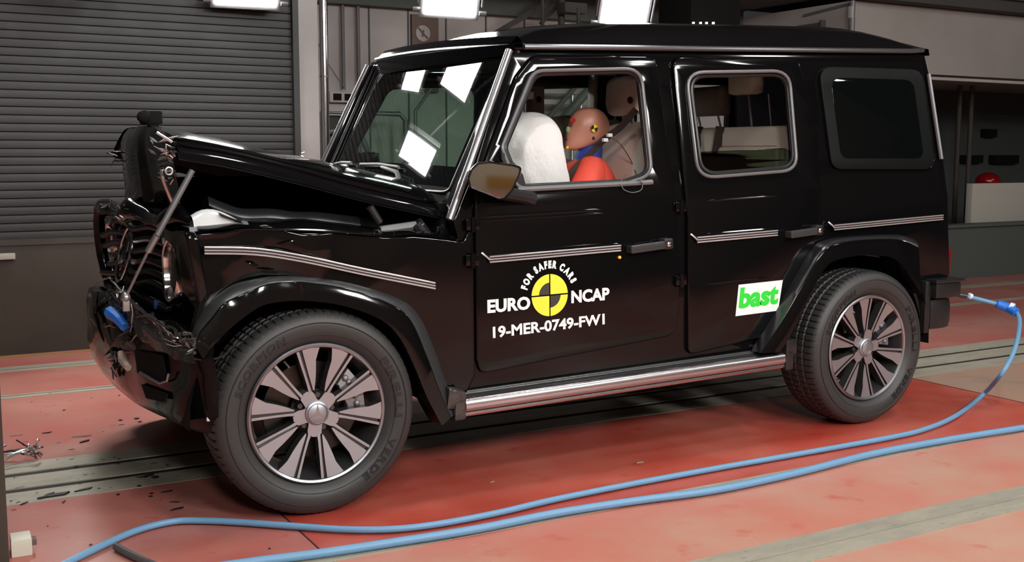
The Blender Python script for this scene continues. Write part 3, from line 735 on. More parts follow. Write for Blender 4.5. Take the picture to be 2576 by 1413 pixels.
# spare wheel cover behind
pc = Vector((p_low.x+0.13, 0.05, 1.10))
b = MB()
prof = [(0.0, 0.0), (0.0, 0.30), (0.02, 0.36), (0.10, 0.39), (0.2, 0.39)]
rws = []
for k_ in range(36):
    a_ = 2*PI*k_/36; rws.append([(pc.x+0.1-x, pc.y+r*math.cos(a_), pc.z+r*math.sin(a_)) for x, r in prof])
rws.append(rws[0]); b.loft(rws); b.done('spare_wheel_cover', 'paint', car)
# rear bumper and lamp
b = MB()
bx0, bx1 = S(2345, 735).x, p_low.x+0.16
b.box((3.385, -.93, .605), (3.585, .93, .69), bev=.02); b.box((3.385, -.90, .43), (3.56, .90, .61), bev=.05)
b.done('rear_bumper', 'plastic', car)
b = MB(); b.box((3.37, -0.94, 0.688), (3.595, 0.94, 0.708), bev=0.006); b.done('bumper_step_pad', 'flare', car)
pl = S(2391, 655)
b = MB(); b.box((p_low.x-0.01, -0.872, pl.z-0.07), (p_low.x+0.022, -0.74, pl.z+0.06), bev=0.008); b.done('tail_lamp', 'red_lens', car)
b = MB(); b.box((3.34, -0.9, 0.42), (3.385, -0.66, 0.70), bev=0.015); b.done('mud_flap', 'plastic', car)

# ---- wheel arches: flares
def flare(top, crest, inner, y0, y1, n=5):
    T = catmull([(x, y, 0) for x, y in top], n); Cc = catmull([(x, y, 0) for x, y in crest], n); I = catmull([(x, y, 0) for x, y in inner], n)
    b = MB()
    A = [PY(p.x, p.y, y0) for p in T]; B = [PY(p.x, p.y, y1) for p in Cc]; D = [PY(p.x, p.y, y1-0.004) for p in I]
    E = [p+Vector((0, 0.13, 0)) for p in D]
    Bm = [(a*0.45+c*0.55)+Vector((0, -0.008, 0.004)) for a, c in zip(A, B)]
    b.loft([A, Bm, B], 0); b.loft([B, [c+(dd-c)*0.06+Vector((0, -0.003, 0)) for c, dd in zip(B, D)], [c+(dd-c)*0.94 for c, dd in zip(B, D)], D], 1); b.loft([D, E], 1)
    return b
fr = flare([(486, 850), (489, 815), (536, 752), (610, 708), (690, 694), (775, 696), (880, 711), (995, 746), (1052, 790), (1092, 875), (1120, 955), (1152, 1035)],
           [(494, 868), (508, 826), (556, 772), (622, 732), (692, 712), (772, 710), (880, 727), (985, 765), (1034, 806), (1072, 890), (1102, 970), (1134, 1050)],
           [(512, 905), (540, 866), (588, 818), (640, 782), (700, 762), (775, 757), (868, 770), (958, 804), (1006, 850), (1044, 925), (1075, 1000), (1112, 1070)], -0.885, -0.962)
crm = lambda co: max(0.0, min(1.0, (0.05-co.x)/0.3))
fr.noise(0.012, 9, 3, crm)
o = fr.done('front_wheel_flare', ['grey_plastic', 'paint'], car, sharp=40)
mirror(o)
rf = flare([(1888, 884), (1920, 830), (1958, 765), (2000, 690), (2040, 625), (2075, 603), (2130, 594), (2200, 590), (2262, 590), (2300, 602)],
           [(1912, 888), (1944, 842), (1984, 778), (2026, 702), (2060, 645), (2090, 618), (2140, 606), (2205, 601), (2266, 603), (2310, 622)],
           [(1962, 886), (1985, 850), (2016, 788), (2050, 718), (2076, 675), (2100, 656), (2150, 644), (2210, 642), (2262, 660), (2318, 740)], -0.885, -0.958)
o = rf.done('rear_wheel_flare', ['flare', 'paint'], car, sharp=40); mirror(o)
# arch liners
for cx in (0.0, 2.88):
    for s in (-1, 1):
        b = MB(); A = []; B = []
        for i in range(17):
            a_ = PI*(-0.02+1.04*i/16); r_ = 0.50 if cx else 0.47
            A.append((cx+r_*math.cos(a_), s*0.90, 0.40+r_*math.sin(a_))); B.append((cx+r_*math.cos(a_), s*0.52, 0.40+r_*math.sin(a_)))
        b.loft([A, B]); b.loft([B, [(cx, s*0.52, 0.42)]*17]); b.done('arch_liner', 'dark', car)
# underbody
b = MB(); b.box((0.45, -0.82, 0.42), (2.40, 0.82, 0.50)); b.box((3.35, -0.8, 0.42), (3.55, 0.8, 0.5)); b.done('floor_pan', 'dark', car)
for y in (-0.45, 0.45): MB().box((-0.3, y-0.04, 0.34), (3.6, y+0.04, 0.44)).done('chassis_rail', 'dark', car)
for x in (0.0, 2.885): MB().tube([(x, -0.75, 0.39), (x, 0.75, 0.39)], 0.05, 12).done('axle', 'dark', car)
MB().box((1.2, -0.6, 0.27), (1.9, -0.05, 0.42), bev=0.04).done('fuel_tank', 'dark', car)

# ---- running board
sA, sB = PY(1172, 1010, -0.955), PY(1975, 893, -0.955)
for s in (-1, 1):
    f = lambda p, dy, dz: Vector((p.x, s*(0.955+dy), p.z+dz))
    rws = [[f(sA, -.16, .075), f(sB, -.16, .075)], [f(sA, -.155, .045), f(sB, -.155, .045)], [f(sA, -.09, .035), f(sB, -.09, .035)], [f(sA, -.085, .018), f(sB, -.085, .018)], [f(sA, -.02, .012), f(sB, -.02, .012)]]
    b = MB(); b.loft(rws)
    for dy, dz in ((-.13, .043), (-.075, .021), (-.055, .019)): b.tube([f(sA, dy, dz), f(sB, dy, dz)], 0.006, 8)
    b.done('running_board_tread', 'grey_plastic', car, sharp=20)
    b = MB(); b.loft([[f(sA, -.02, .012), f(sB, -.02, .012)], [f(sA, -.004, .008), f(sB, -.004, .008)], [f(sA, .004, -.004), f(sB, .004, -.004)], [f(sA, .006, -.028), f(sB, .006, -.028)], [f(sA, 0.0, -.040), f(sB, 0.0, -.040)]]); b.done('running_board_rail', 'step_metal', car, sharp=50)
    b = MB(); b.tube([f(sA, -.012, -.052), f(sB, -.012, -.052)], 0.012, 10); b.done('running_board_tube', 'step_metal', car)
    b = MB(); b.loft([[f(sA, -.16, .075), f(sB, -.16, .075)], [f(sA, -.17, -.03), f(sB, -.17, -.03)], [f(sA, -.02, -.06), f(sB, -.02, -.06)], [f(sA, -0.002, -.040), f(sB, -0.002, -.040)]]); b.done('running_board_underside', 'dark', car)
    for p, sg in ((sA, -1), (sB, 1)):
        b = MB(); c0 = f(p, 0, 0)
        x0, x1 = sorted((c0.x+sg*0.0, c0.x+sg*0.05)); y0, y1 = sorted((c0.y+s*0.008, c0.y-s*0.16))
        b.box((x0, y0, c0.z-.075), (x1, y1, c0.z+.03), bev=0.012)
        if p is sB: b.box((x0, y0+(0.0 if s<0 else .05), c0.z), (x1+.02, y1-(0.05 if s<0 else 0), c0.z+.075), bev=0.01)
        b.noise(0.006, 14, 1) if p is sA else None
        b.done('running_board_bracket', 'torn' if p is sA else 'flare', car)
# torn plastic by the front of the board
b = MB(); p = PY(1150, 1000, -0.94); b.box(p+Vector((-0.05, -.02, -.05)), p+Vector((0.03, .03, .03)), bev=0.01).noise(0.03, 14, 4); b.done('torn_clip', 'torn', car)
# ------------------------------------------------------------------ wheels (built around the origin, outer side towards -Y)
def loc_link(name, mb, mats, parent, sharp=35, recalc=True):
    o = mb.done(name, mats, None, sharp, recalc); o.parent = parent; return o
def make_wheel(phase, name='wheel'):
    yb = lambda r: -(0.098 + 0.016*max(0, (r-0.08)/0.17)**1.5)
    fn = lambda u, v, d: (u, yb(math.hypot(u, v))-d, v)
    b = MB()
    pol = lambda r, a: (r*math.cos(R(a)), r*math.sin(R(a)))
    for k in range(5):
        vc = phase + 72*k
        for s in (-1, 1):
            a = lambda d: vc + s*d
            # polished wedge
            wedge = [pol(.088, a(20)), pol(.13, a(17.5)), pol(.18, a(16)), pol(.252, a(15.0)), pol(.2545, a(22)), pol(.2525, a(30.5)), pol(.228, a(29.0)), pol(.205, a(27.5)), pol(.16, a(27.5)), pol(.12, a(26.5)), pol(.086, a(23))]
            strip_ = [pol(.078, a(7)), pol(.11, a(9.5)), pol(.16, a(10.0)), pol(.252, a(9.8)), pol(.252, a(12.2)), pol(.16, a(13.2)), pol(.11, a(14.5)), pol(.080, a(16))]
            for pg, dep, mi in ((wedge, 0.0, 0), (strip_, 0.0, 0)):
                pg = pg if s > 0 else pg[::-1]
                b.prism(pg, -0.045, dep, fn, 1)
                # polished skin on top of the painted web
                c = Vector((sum(p[0] for p in pg)/len(pg), sum(p[1] for p in pg)/len(pg)))
                b.add([fn(c.x+(p[0]-c.x)*.985, c.y+(p[1]-c.y)*.985, 0.0012) for p in pg], [tuple(range(len(pg)))], 0)
            g = [pol(.082, a(14)), pol(.25, a(11)), pol(.25, a(17)), pol(.088, a(24))]
            b.prism(g if s > 0 else g[::-1], -0.05, -0.012, fn, 1)
        ap = [pol(.07, vc-14), pol(.092, vc-6), pol(.092, vc+6), pol(.07, vc+14)]
        b.prism(ap, -0.045, 0.0, fn, 1); b.add([fn(u, v, 0.0013) for u, v in ap], [(0, 1, 2, 3)], 0)
    # hub ring with lug pockets, barrel, lip
    hubp = []
    for i in range(60):
        a_ = 6*i; dd = min(abs((a_-(phase+36)-72*k+180) % 360-180) for k in range(5))
        hubp.append(pol(.088 if dd > 17 else .049+.039*(dd/17)**2.2, a_))
    b.prism(hubp, -0.05, 0.0, fn, 1); b.add([fn(u*.985, v*.985, 0.0012) for u, v in hubp], [tuple(range(60))], 0)
    b.lathe((0, 0, 0), 0, [(-0.112, .250), (-0.118, .254), (-0.121, .262), (-0.116, .268), (-0.105, .268)], 96, 2)
    b.lathe((0, 0, 0), 0, [(-0.112, .250), (-0.09, .245), (-0.07, .236), (0.0, .225), (0.09, .235), (0.11, .262)], 96, 1)
    rim = b.done('wheel', ['spoke', 'rim_dark', 'rim_lip'], car, sharp=30)
    # tyre
    NP = 76
    prof = [(-.100, .266), (-.122, .285), (-.135, .31), (-.1375, .335), (-.133, .358), (-.121, .376), (-.108, .385), (-.094, .389), (-.070, .3915), (-.066, .384), (-.057, .384), (-.053, .392), (-.024, .3925), (-.020, .384), (-.010, .384), (-.006, .3925), (.03, .3925), (.034, .384), (.044, .384), (.048, .392), (.09, .389), (.121, .376), (.1375, .335), (.122, .285), (.1, .266)]
    sip = {6: -.004, 7: -.008, 8: -.009, 11: -.006, 12: -.006, 15: -.006, 16: -.006, 19: -.008, 20: -.009}
    tb = MB(); tb.lathe((0, 0, 0), 0, prof, NP*6, 0, dz=lambda k, i: (sip.get(i, 0) if k % 6 < 1 else 0))
    for r0 in (.345, .30):
        tb.lathe((0, 0, 0), 0, [(-.1365 if r0 > .32 else -.131, r0), (-.1395 if r0 > .32 else -.1335, r0+.002), (-.1365 if r0 > .32 else -.131, r0+.004)], 96)
    tyre = loc_link('tyre', tb, 'rubber', rim, sharp=28)
    fl = lambda u, v, d: (u, -.1362-d, v)
    for wd_, a0_, a1_ in (('SCORPION', 163, 112), ('PIRELLI', 38, -8), ('VERDE', -22, -58)):
        lb = MB(); arc_text(lb, wd_, fl, .304, a0_, a1_, .038, .003, 0.03); loc_link('tyre_lettering', lb, 'letter_rubber', rim)
    # brake
    db = MB(); db.lathe((0, 0, 0), 0, [(-.045, .0), (-.045, .085), (-.02, .09), (-.02, .185), (.0, .185), (.0, .0)], 64); loc_link('brake_disc', db, 'disc', rim)
    cb = MB(); pts = [(r*math.cos(R(a)), r*math.sin(R(a))) for r, a in [(.13, 0), (.13, 22), (.13, 45), (.205, 48), (.212, 22), (.205, -3)]]
    cb.prism(pts, -.01, .055, lambda u, v, d: (u, -.01-d, v), bev=.006)
    for a in (5, 15, 25, 35, 43): cb.sphere((.17*math.cos(R(a)), -.066, .17*math.sin(R(a))), .013, nu=12, nv=8)
    loc_link('brake_caliper', cb, 'caliper', rim)
    # hub cap with a three pointed star
    hc = MB(); hc.lathe((0, 0, 0), 0, [(-.098, .047), (-.106, .045), (-.111, .038), (-.113, 0)], 40); loc_link('hub_cap', hc, 'spoke', rim)
    st = MB()
    for q in range(3):
        a0 = 90+120*q; st.prism([pol(.036, a0), pol(.008, a0+60), (0, 0), pol(.008, a0-60)], 0, .003, lambda u, v, d: (u, -.111-d, v))
    st.lathe((0, 0, 0), 0, [(-.112, .036), (-.115, .0375), (-.112, .039)], 40)
    loc_link('hub_star', st, 'steel', rim)
    for q in range(5):
        u, v = pol(.066, phase+36+72*q); nb = MB()
        nb.lathe((u, 0, v), 0, [(-.085, .020), (-.080, .020), (-.072, .019)], 20); nb.lathe((u, 0, v), 0, [(-.072, .0), (-.085, .0), (-.085, .0105), (-.07, .0105)], 6); loc_link('lug_nut', nb, 'rim_dark', rim)
        u, v = pol(.235, phase+36+72*q+9)
    vb = MB(); vb.tube([(pol(.235, 120)[0], -.09, pol(.235, 120)[1]), (pol(.215, 120)[0], -.12, pol(.215, 120)[1])], .004, 8); loc_link('tyre_valve', vb, 'steel', rim)
    return rim
def place_wheel(rim, loc, flip=False, steer=0.0):
    rim.location = loc; rim.rotation_euler = (0, 0, (PI if flip else 0)+steer)
w1 = make_wheel(46); place_wheel(w1, (0.0, -0.82, 0.391), steer=R(-2))
w2 = make_wheel(76); place_wheel(w2, (2.89, -0.82, 0.391))
def copy_wheel(src, loc):
    c = src.copy(); C.objects.link(c); c.location = loc; c.rotation_euler = (0, 0, PI); WM[c.name] = Matrix.Identity(4)
    for ch in src.children:
        d_ = ch.copy(); C.objects.link(d_); d_.parent = c
copy_wheel(w1, (0.0, 0.82, 0.391)); copy_wheel(w2, (2.89, 0.82, 0.391))
# ------------------------------------------------------------------ windscreen
Tn, Bn = PY(1274, 148, -.715), PY(1148, 442, -.735)
def wsp(u, v, bulge=0.03):                   # u 0 near .. 1 far, v 0 top .. 1 bottom
    a = Tn.lerp(Bn, v); y = a.y*(1-2*u)
    return Vector((a.x - bulge*(1-(2*u-1)**2), y, a.z + 0.012*(1-(2*u-1)**2) + .045*u*max(0, 1-v)))
b = MB(); b.loft([[wsp(u/16, v/6) for u in range(17)] for v in range(7)]); b.done('windscreen', 'ws_glass', car, recalc=False)
# black border and frame
b = MB(); NN = 16
def wband(u0, u1, v0, v1, off):
    return [[wsp(u0+(u1-u0)*i/NN, v0+(v1-v0)*j/2)+Vector((off, 0, -off*.3)) for i in range(NN+1)] for j in range(3)]
b.loft(wband(0, 1, -.06, .0, -.003)); b.loft(wband(0, 1, .93, 1.14, -.003)); b.loft(wband(-.005, .022, 0, 1, -.003)); b.loft(wband(.978, 1.005, 0, 1, -.003)); b.done('windscreen_border', 'frit', car, recalc=False)
fr_pts = rounded([(-.012, -.05), (1.012, -.05), (1.012, 1.15), (-.012, 1.15)], .05, 6)
b = MB(); b.tube([wsp(u, v)+Vector((-.010, 0, .004)) for u, v in fr_pts], .008, 8, closed=True); b.done('windscreen_seal', 'plastic', car)
hd = MB(); hd.loft([[wsp(i/NN, -.06)+Vector((-.012, 0, 0)) for i in range(NN+1)], [wsp(i/NN, -.11)+Vector((-.018, 0, .0)) for i in range(NN+1)], [wsp(i/NN, -.16)+Vector((.015, 0, .02)) for i in range(NN+1)], [(1.0, (1-2*i/NN)*-.72, gz(1.0)+.03) for i in range(NN+1)]]); hd.done('windscreen_header', 'paint', car, recalc=True)
hg = MB(); hg.tube([wsp(i/NN, -.105)+Vector((-.02, 0, 0)) for i in range(NN+1)], .011, 8); hg.done('rain_gutter', 'gutter', car)
for s in (1, -1):
    A, B_ = S(1290, 126, .0), S(1136, 552, .0)
    if s < 0: A = A+Vector((0, 0, .042))
    pts = [Vector((p.x, s*p.y, p.z)) for p in (A+Vector((-.01, .012, 0)), A.lerp(B_, .33)+Vector((-.012, .004, 0)), A.lerp(B_, .66)+Vector((-.01, 0, 0)), B_+Vector((-.01, 0, 0)))]
    b = MB(); b.tube(catmull(pts, 5), .016, 12); b.done('windscreen_pillar', 'pillar_grey', car)
    sgn = 0 if s > 0 else 1
    g = [wsp(0 if s > 0 else 1, v/6*1.14-.05) for v in range(7)]
    q = [Vector((p.x, s*p.y, p.z)) for p in [A.lerp(B_, v/6)+Vector((-.012, .02, 0)) for v in range(7)]]
    b = MB(); b.loft([g, [(x+y)/2+Vector((-.012, 0, .0)) for x, y in zip(g, q)], q]); b.done('windscreen_pillar_cover', 'paint', car, recalc=False)
# ------------------------------------------------------------------ bonnet, buckled up at its front
sil = [PY(800, 414, .1), PY(700, 392, .1), PY(600, 372, .05), PY(500, 349, 0), PY(410, 333, 0)]
bot = [PY(1108, 546, -.775), PY(985, 520, -.775), PY(880, 495, -.77), PY(780, 468, -.765), PY(630, 431, -.76), PY(540, 412, -.755), (PY(440, 396, -.75))]
def interp(tab, x, ax=2):
    t = sorted([(p.x, p[ax]) for p in tab])
    if x <= t[0][0]: return t[0][1] + (x-t[0][0])*(t[1][1]-t[0][1])/(t[1][0]-t[0][0])
    for (x0, z0), (x1, z1) in zip(t, t[1:]):
        if x <= x1: return z0+(z1-z0)*(x-x0)/(x1-x0)
    return t[-1][1] + (x-t[-1][0])*(t[-1][1]-t[-2][1])/(t[-1][0]-t[-2][0])
def hood_pt(x, q):                            # q -1 near .. 1 far
    zc = interp(sil, x); zb = interp(bot, x); y = .775*q; a = abs(q)
    if a > .955: z = zb + (1-a)/.045*.045; y = math.copysign(.790-.018*(1-a)/.045, q)
    else: z = zb+.045 + (zc-zb-.045)*(1-(a/.955)**3.2)
    if q > 0 and x < -.15: y *= 1-.36*min(1, (-.15-x)/.25)
    return Vector((x, y, z))
qs = [-1, -.975, -.955, -.93, -.88, -.8, -.7, -.55, -.4, -.2, 0, .2, .4, .55, .7, .8, .88, .93, .955, .975, 1]
xs = [.60-.05*i for i in range(22)]
b = MB(); b.loft([[hood_pt(x+(0.06*(abs(q)-.5) if x > .55 else 0), q) for q in qs] for x in xs])
b.noise(0.010, 4, 11, lambda co: max(0, min(1, (0.15-co.x)/.5)))
b.done('bonnet', 'paint', car, sharp=60, recalc=False)
b = MB(); b.loft([[hood_pt(x, q*.985)+Vector((0, 0, -.022)) for q in qs] for x in xs]); b.done('bonnet_underside', 'dark', car, sharp=60, recalc=False)
b = MB(); b.tube([hood_pt(x, -.93)+Vector((0, -.006, .004)) for x in xs], [.004]+[.010]*20+[.004], 8); b.done('bonnet_edge_ridge', 'paint', car)
b = MB(); b.tube([hood_pt(x, -.86)+Vector((0, 0, .004)) for x in xs[2:]], [.003]+[.009]*18+[.003], 8); b.done('bonnet_edge_ridge', 'paint', car)
# folded down nose of the bonnet
xn = xs[-1]
rows = []
for j in range(13):
    v = j/12; row = []
    for i in range(25):
        q = -.93+i/24*1.44; top = hood_pt(xn, q)
        zl = 1.145+.02*math.sin(q*9)
        z = top.z+(zl-top.z)*v
        x = xn - .012*math.sin(min(1, v*3)*PI/2) - .022*(1-(q+.15)**2) + (.055*v if q < -.3 else .02*v) + .02*max(0, .12-v)/.12
        row.append((x, top.y*(1-.05*v), z))
    rows.append(row)
b = MB(); b.loft(rows); b.noise(.010, 5, 5); b.noise(.003, 17, 8)
b.done('bonnet_nose', 'paint', car, sharp=70, recalc=False)
# torn corner of the fold
def shard(p, r, n, seed, name, mt, parent=car, flat=(1, .35, 1)):
    random.seed(seed); bb = MB()
    for _ in range(n):
        c = Vector(p)+Vector((random.uniform(-r, r)*flat[0], random.uniform(-r, r)*flat[1], random.uniform(-r, r)*flat[2]))
        d1 = Vector((random.uniform(-1, 1), random.uniform(-.5, .5), random.uniform(-1, 1))).normalized()*r*random.uniform(.5, 1.1); d2 = Vector((random.uniform(-1, 1), random.uniform(-1, 1), random.uniform(-1, 1))).normalized()*r*random.uniform(.12, .4)
        t_ = d1.cross(d2).normalized()*.002
        k0 = [c-d1, c-d1*.2+d2, c+d1, c-d2*.7]
        bb.add([x+t_ for x in k0]+[x-t_ for x in k0], [(0, 1, 2, 3), (7, 6, 5, 4), (0, 4, 5, 1), (1, 5, 6, 2), (2, 6, 7, 3), (3, 7, 4, 0)])
    return bb.done(name, mt, parent, sharp=20)
for i, (px, py, Y, r, n, mt) in enumerate(((405, 362, -.68, .035, 9, 'steel'), (432, 385, -.74, .028, 7, 'chrome'), (412, 415, -.72, .03, 8, 'torn'), (300, 390, .35, .03, 7, 'torn'), (420, 440, -.74, .02, 6, 'chrome'))):
    shard(PY(px, py, Y), r, n, 20+i, 'torn_metal', mt)
b = MB(); b.tube(catmull([PY(x, y, -.745) for x, y in ((403, 425), (412, 455), (430, 500), (437, 512))], 4), [.004, .006]+[.007]*9+[.005, .003], 8); b.done('folded_edge', 'chrome', car)
b = MB(); b.tube([PY(x, y, -.74) for x, y in ((394, 332), (412, 343), (433, 357))], .006, 8); b.done('folded_edge', 'chrome', car)
b = MB(); b.tube([PY(425+9*math.cos(a), 430+9*math.sin(a), -.76) for a in [PI*2*i/12 for i in range(12)]], .004, 6, closed=True); b.done('bonnet_latch_loop', 'steel', car)
# bracket sticking up from the fold
c = PY(385, 300, -.1)
b = MB(); b.box(c+Vector((-.05, -.03, -.02)), c+Vector((.035, .03, .035)), bev=.01); b.box(c+Vector((-.02, -.02, -.09)), c+Vector((.015, .02, -.01)), bev=.006); b.sphere(c+Vector((-.04, -.025, .01)), .028, nu=12, nv=8); b.noise(.006, 25, 2); b.done('bonnet_camera', 'dark', car)
# gas strut hanging out
s0, s1, s2, s3 = PY(484, 428, -.80), PY(395, 592, -.80), PY(372, 633, -.78), PY(316, 748, -.70)
b = MB(); b.tube([s0, s1], .011, 12); b.done('bonnet_strut', 'dull_steel', car)
b = MB(); b.tube([s1, s2], .0125, 12); b.done('strut_sleeve', 'steel', car); b = MB(); b.tube([s2, s3], .0055, 10); b.done('strut_rod', 'steel', car)
b = MB(); b.sphere(s3, .018, nu=10, nv=8); b.box(s3-Vector((.012, .01, .05)), s3+Vector((.012, .01, 0)), bev=.004); b.done('strut_end', 'steel', car)
# ------------------------------------------------------------------ engine bay
b = MB(); b.box((-.36, -.60, .62), (.62, .72, 1.10), bev=.04).box((-.36, .1, 1.0), (.38, .60, 1.25), bev=.03).box((.30, .0, 1.0), (.6, .70, 1.19), bev=.03).noise(.02, 4, 2); b.done('engine_block', 'dark', car)
b = MB(); b.box((.58, -.78, .55), (.72, .78, 1.16)); b.done('bulkhead', 'dark', car)
b = MB(); pts = catmull([PY(x, y, -.66) for x, y in ((520, 492), (570, 512), (610, 524), (680, 524), (740, 532), (800, 533), (900, 545))], 4)
b.loft([[p for p in pts], [p+Vector((0, -.02, -.006)) for p in pts], [p+Vector((0, -.03, -.035)) for p in pts], [p+Vector((0, -.2, -.06)) for p in pts]]); b.done('inner_wing_ledge', 'flare', car, sharp=60, recalc=False)
b = MB(); b.loft([[p for p in pts], [p+Vector((0, .08, -.05)) for p in pts], [p+Vector((0, .08, -.5)) for p in pts]]); b.done('inner_wing', 'dark', car, recalc=False)
for (x0, y0, x1, y1, r, mt) in ((955, 580, 1045, 567, .018, 'dull_steel'), (965, 596, 1040, 582, .012, 'dull_steel'), (930, 520, 955, 560, .016, 'plastic'), (1045, 560, 1075, 600, .03, 'plastic')):
    b = MB(); b.tube([PY(x0, y0, -.80), PY(x1, y1, -.80)], r, 10); b.done('engine_bay_hose', mt, car)
for i, (px, py) in enumerate(((1062, 573), (1085, 590), (1105, 580), (950, 590), (985, 598), (1140, 605), (1168, 612), (760+5, 390), (1165, 655))):
    shard(PY(px, py, -.86 if px > 900 else .72), .018, 4, 60+i, 'torn_bracket', 'chrome' if i % 2 else 'plastic')
# ------------------------------------------------------------------ front wing
wing = [(1192, 560), (1165, 607), (1120, 600), (1040, 592), (960, 592), (890, 584), (830, 579), (700, 575), (600, 574), (500, 580), (482, 600), (500, 680), (512, 745), (488, 820), (492, 850), (540, 830), (600, 770), (680, 735), (775, 730), (870, 742), (985, 782), (1030, 820), (1070, 900), (1100, 980), (1130, 1040), (1160, 1020), (1196, 945)]
def flat_shape(name, pts, Y, thick, bev, mt, parent=car, amp=0, cond=None, seed=0):
    pol_ = [(PY(x, y, Y).x, PY(x, y, Y).z) for x, y in pts]
    bm = fill_shape([pol_], thick, bev)
    for i in range(26):
        x0 = min(v.co.x for v in bm.verts)
        bmesh.ops.bisect_plane(bm, geom=bm.verts[:]+bm.edges[:]+bm.faces[:], plane_co=(-.6+i*.07, 0, 0), plane_no=(1, 0, 0))
    for i in range(14):
        bmesh.ops.bisect_plane(bm, geom=bm.verts[:]+bm.edges[:]+bm.faces[:], plane_co=(0, .3+i*.07, 0), plane_no=(0, 1, 0))
    T = thick/2
    for v in bm.verts: u, vv, w = v.co; v.co = (u, Y+(T-w), vv)
    if amp:
        for v in bm.verts:
            w = cond(v.co) if cond else 1
            v.co += noise.noise_vector(v.co*5+Vector((seed, 0, 0)))*amp*w
    return Mesh(bm).done(name, mt, parent, 40, recalc=False)
o = flat_shape('front_wing', wing, -.888, .03, .008, 'paint', amp=.035, cond=lambda c_: max(0, min(1, (.45-c_.x)/.5))*1.0, seed=4)
mirror(o)
# wing top surface
te = catmull([PY(x, y, -.888) for x, y in ((1165, 607), (1040, 592), (960, 592), (830, 579), (700, 575), (600, 574), (500, 580))], 4)
b = MB(); b.loft([te, [p+Vector((0, .03, .014)) for p in te], [p+Vector((0, .14, .028)) for p in te], [p+Vector((0, .22, .012)) for p in te]]); b.noise(.012, 6, 2)
o = b.done('wing_top', 'paint', car, sharp=60, recalc=False); mirror(o)
tp = catmull([PY(x, y, -.905) for x, y in ((512, 629), (640, 632), (760, 650), (900, 680), (1000, 700), (1092, 718))], 5)
strip('wing_trim', None, None, 0, car, hook=False, pts=tp)
# creases and dents of the wing
for pts_, r in (([(590, 577), (720, 577), (850, 582), (950, 593)], .006), ([(670, 622), (720, 632), (765, 641)], .006), ([(920, 672), (950, 680)], .005), ([(625, 662), (650, 668)], .006), ([(655, 682), (700, 686)], .005), ([(700, 616), (722, 610), (742, 604)], .005)):
    b = MB(); P_ = catmull([PY(x, y, -.90) for x, y in pts_], 5); n_ = len(P_); b.tube(P_, [.001+(r-.001)*math.sin(PI*i/(n_-1)) for i in range(n_)], 8); b.done('dent_crease', 'paint', car)
# indicator lamp on the wing
A = PY(480, 572, -.80); Bp = PY(592, 562, -.80)
b = MB(); L_ = (Bp-A).length; rws = []
for i in range(9):
    t_ = i/8; hh = .072*max(0, math.sin(PI*(.18+.72*t_)))**.8*(1-.35*t_); c_ = A.lerp(Bp, t_)
    rws.append([c_+Vector((0, -.05+.1*j/8, hh*max(0, math.sin(PI*j/8))**.6)) for j in range(9)])
b.loft(rws); b.done('wing_indicator', 'lens', car, sharp=70, recalc=False)
b = MB(); b.loft([[A+Vector((-.02, -.07, -.012)), Bp+Vector((.03, -.07, .0))], [A+Vector((-.02, -.06, .004)), Bp+Vector((.03, -.05, .01))], [A+Vector((-.02, .06, .004)), Bp+Vector((.03, .05, .01))]]); b.done('indicator_base', 'steel', car, recalc=False)
# ------------------------------------------------------------------ front face
def yz_shape(name, pts, X, th, bev, mt, amp=0, seed=0, tilt=0.0, parent=car, holes=()):
    z0 = 1.0
    bm = fill_shape([pts]+list(holes), th, bev)
    for i in range(22): bmesh.ops.bisect_plane(bm, geom=bm.verts[:]+bm.edges[:]+bm.faces[:], plane_co=(-.9+i*.085, 0, 0), plane_no=(1, 0, 0))
    for v in bm.verts:
        u, vv, w = v.co; v.co = (X - (w-th/2) + tilt*(vv-z0)*-1, -u, vv)
        v.co = Vector((X-(w+th/2)+tilt*(z0-vv), -u, vv))
    if amp:
        for v in bm.verts: v.co += noise.noise_vector(v.co*5+Vector((seed, 0, 0)))*amp
    return Mesh(bm).done(name, mt, parent, 40, recalc=True)
# headlamp panels (y given negated: u = -y)
cz = .93
for s, sd in ((1, 1), (-1, 2)):
    hole = [(s*.64+.105*math.cos(a), cz+.105*math.sin(a)) for a in [2*PI*i/32 for i in range(32)]]
    pts = rounded([(s*.47, .76), (s*.89, .74), (s*.90, 1.08), (s*.47, 1.10)], .03, 4)
    if s < 0: pts = pts[::-1]
    yz_shape('headlamp_panel', pts, -.42, .04, .008, 'paint', .03, sd, .16, holes=[hole])
    b = MB(); rws = []
    for i in range(33):
        a = 2*PI*i/32; rws.append([Vector((-.45-dx, -s*.64-0+r*math.cos(a), cz+r*math.sin(a))) for dx, r in ((-.02, .10), (.015, .108), (.02, .115), (.005, .124), (-.02, .126))])
    b.loft(rws); b.noise(.012, 7, sd); b.done('headlamp_bezel', 'chrome', car, recalc=False)
    b = MB(); b.lathe((0, 0, 0), 0, [(0, .1), (-.03, .085), (-.04, .05), (-.042, 0)], 32)
    for v in b.bm.verts: v.co = Vector((-.43+v.co.y*.6, -s*.64+v.co.x, cz+v.co.z))
    b.done('headlamp_lens', 'lens', car) if s < 0 else b.done('headlamp_bowl', 'plastic', car)
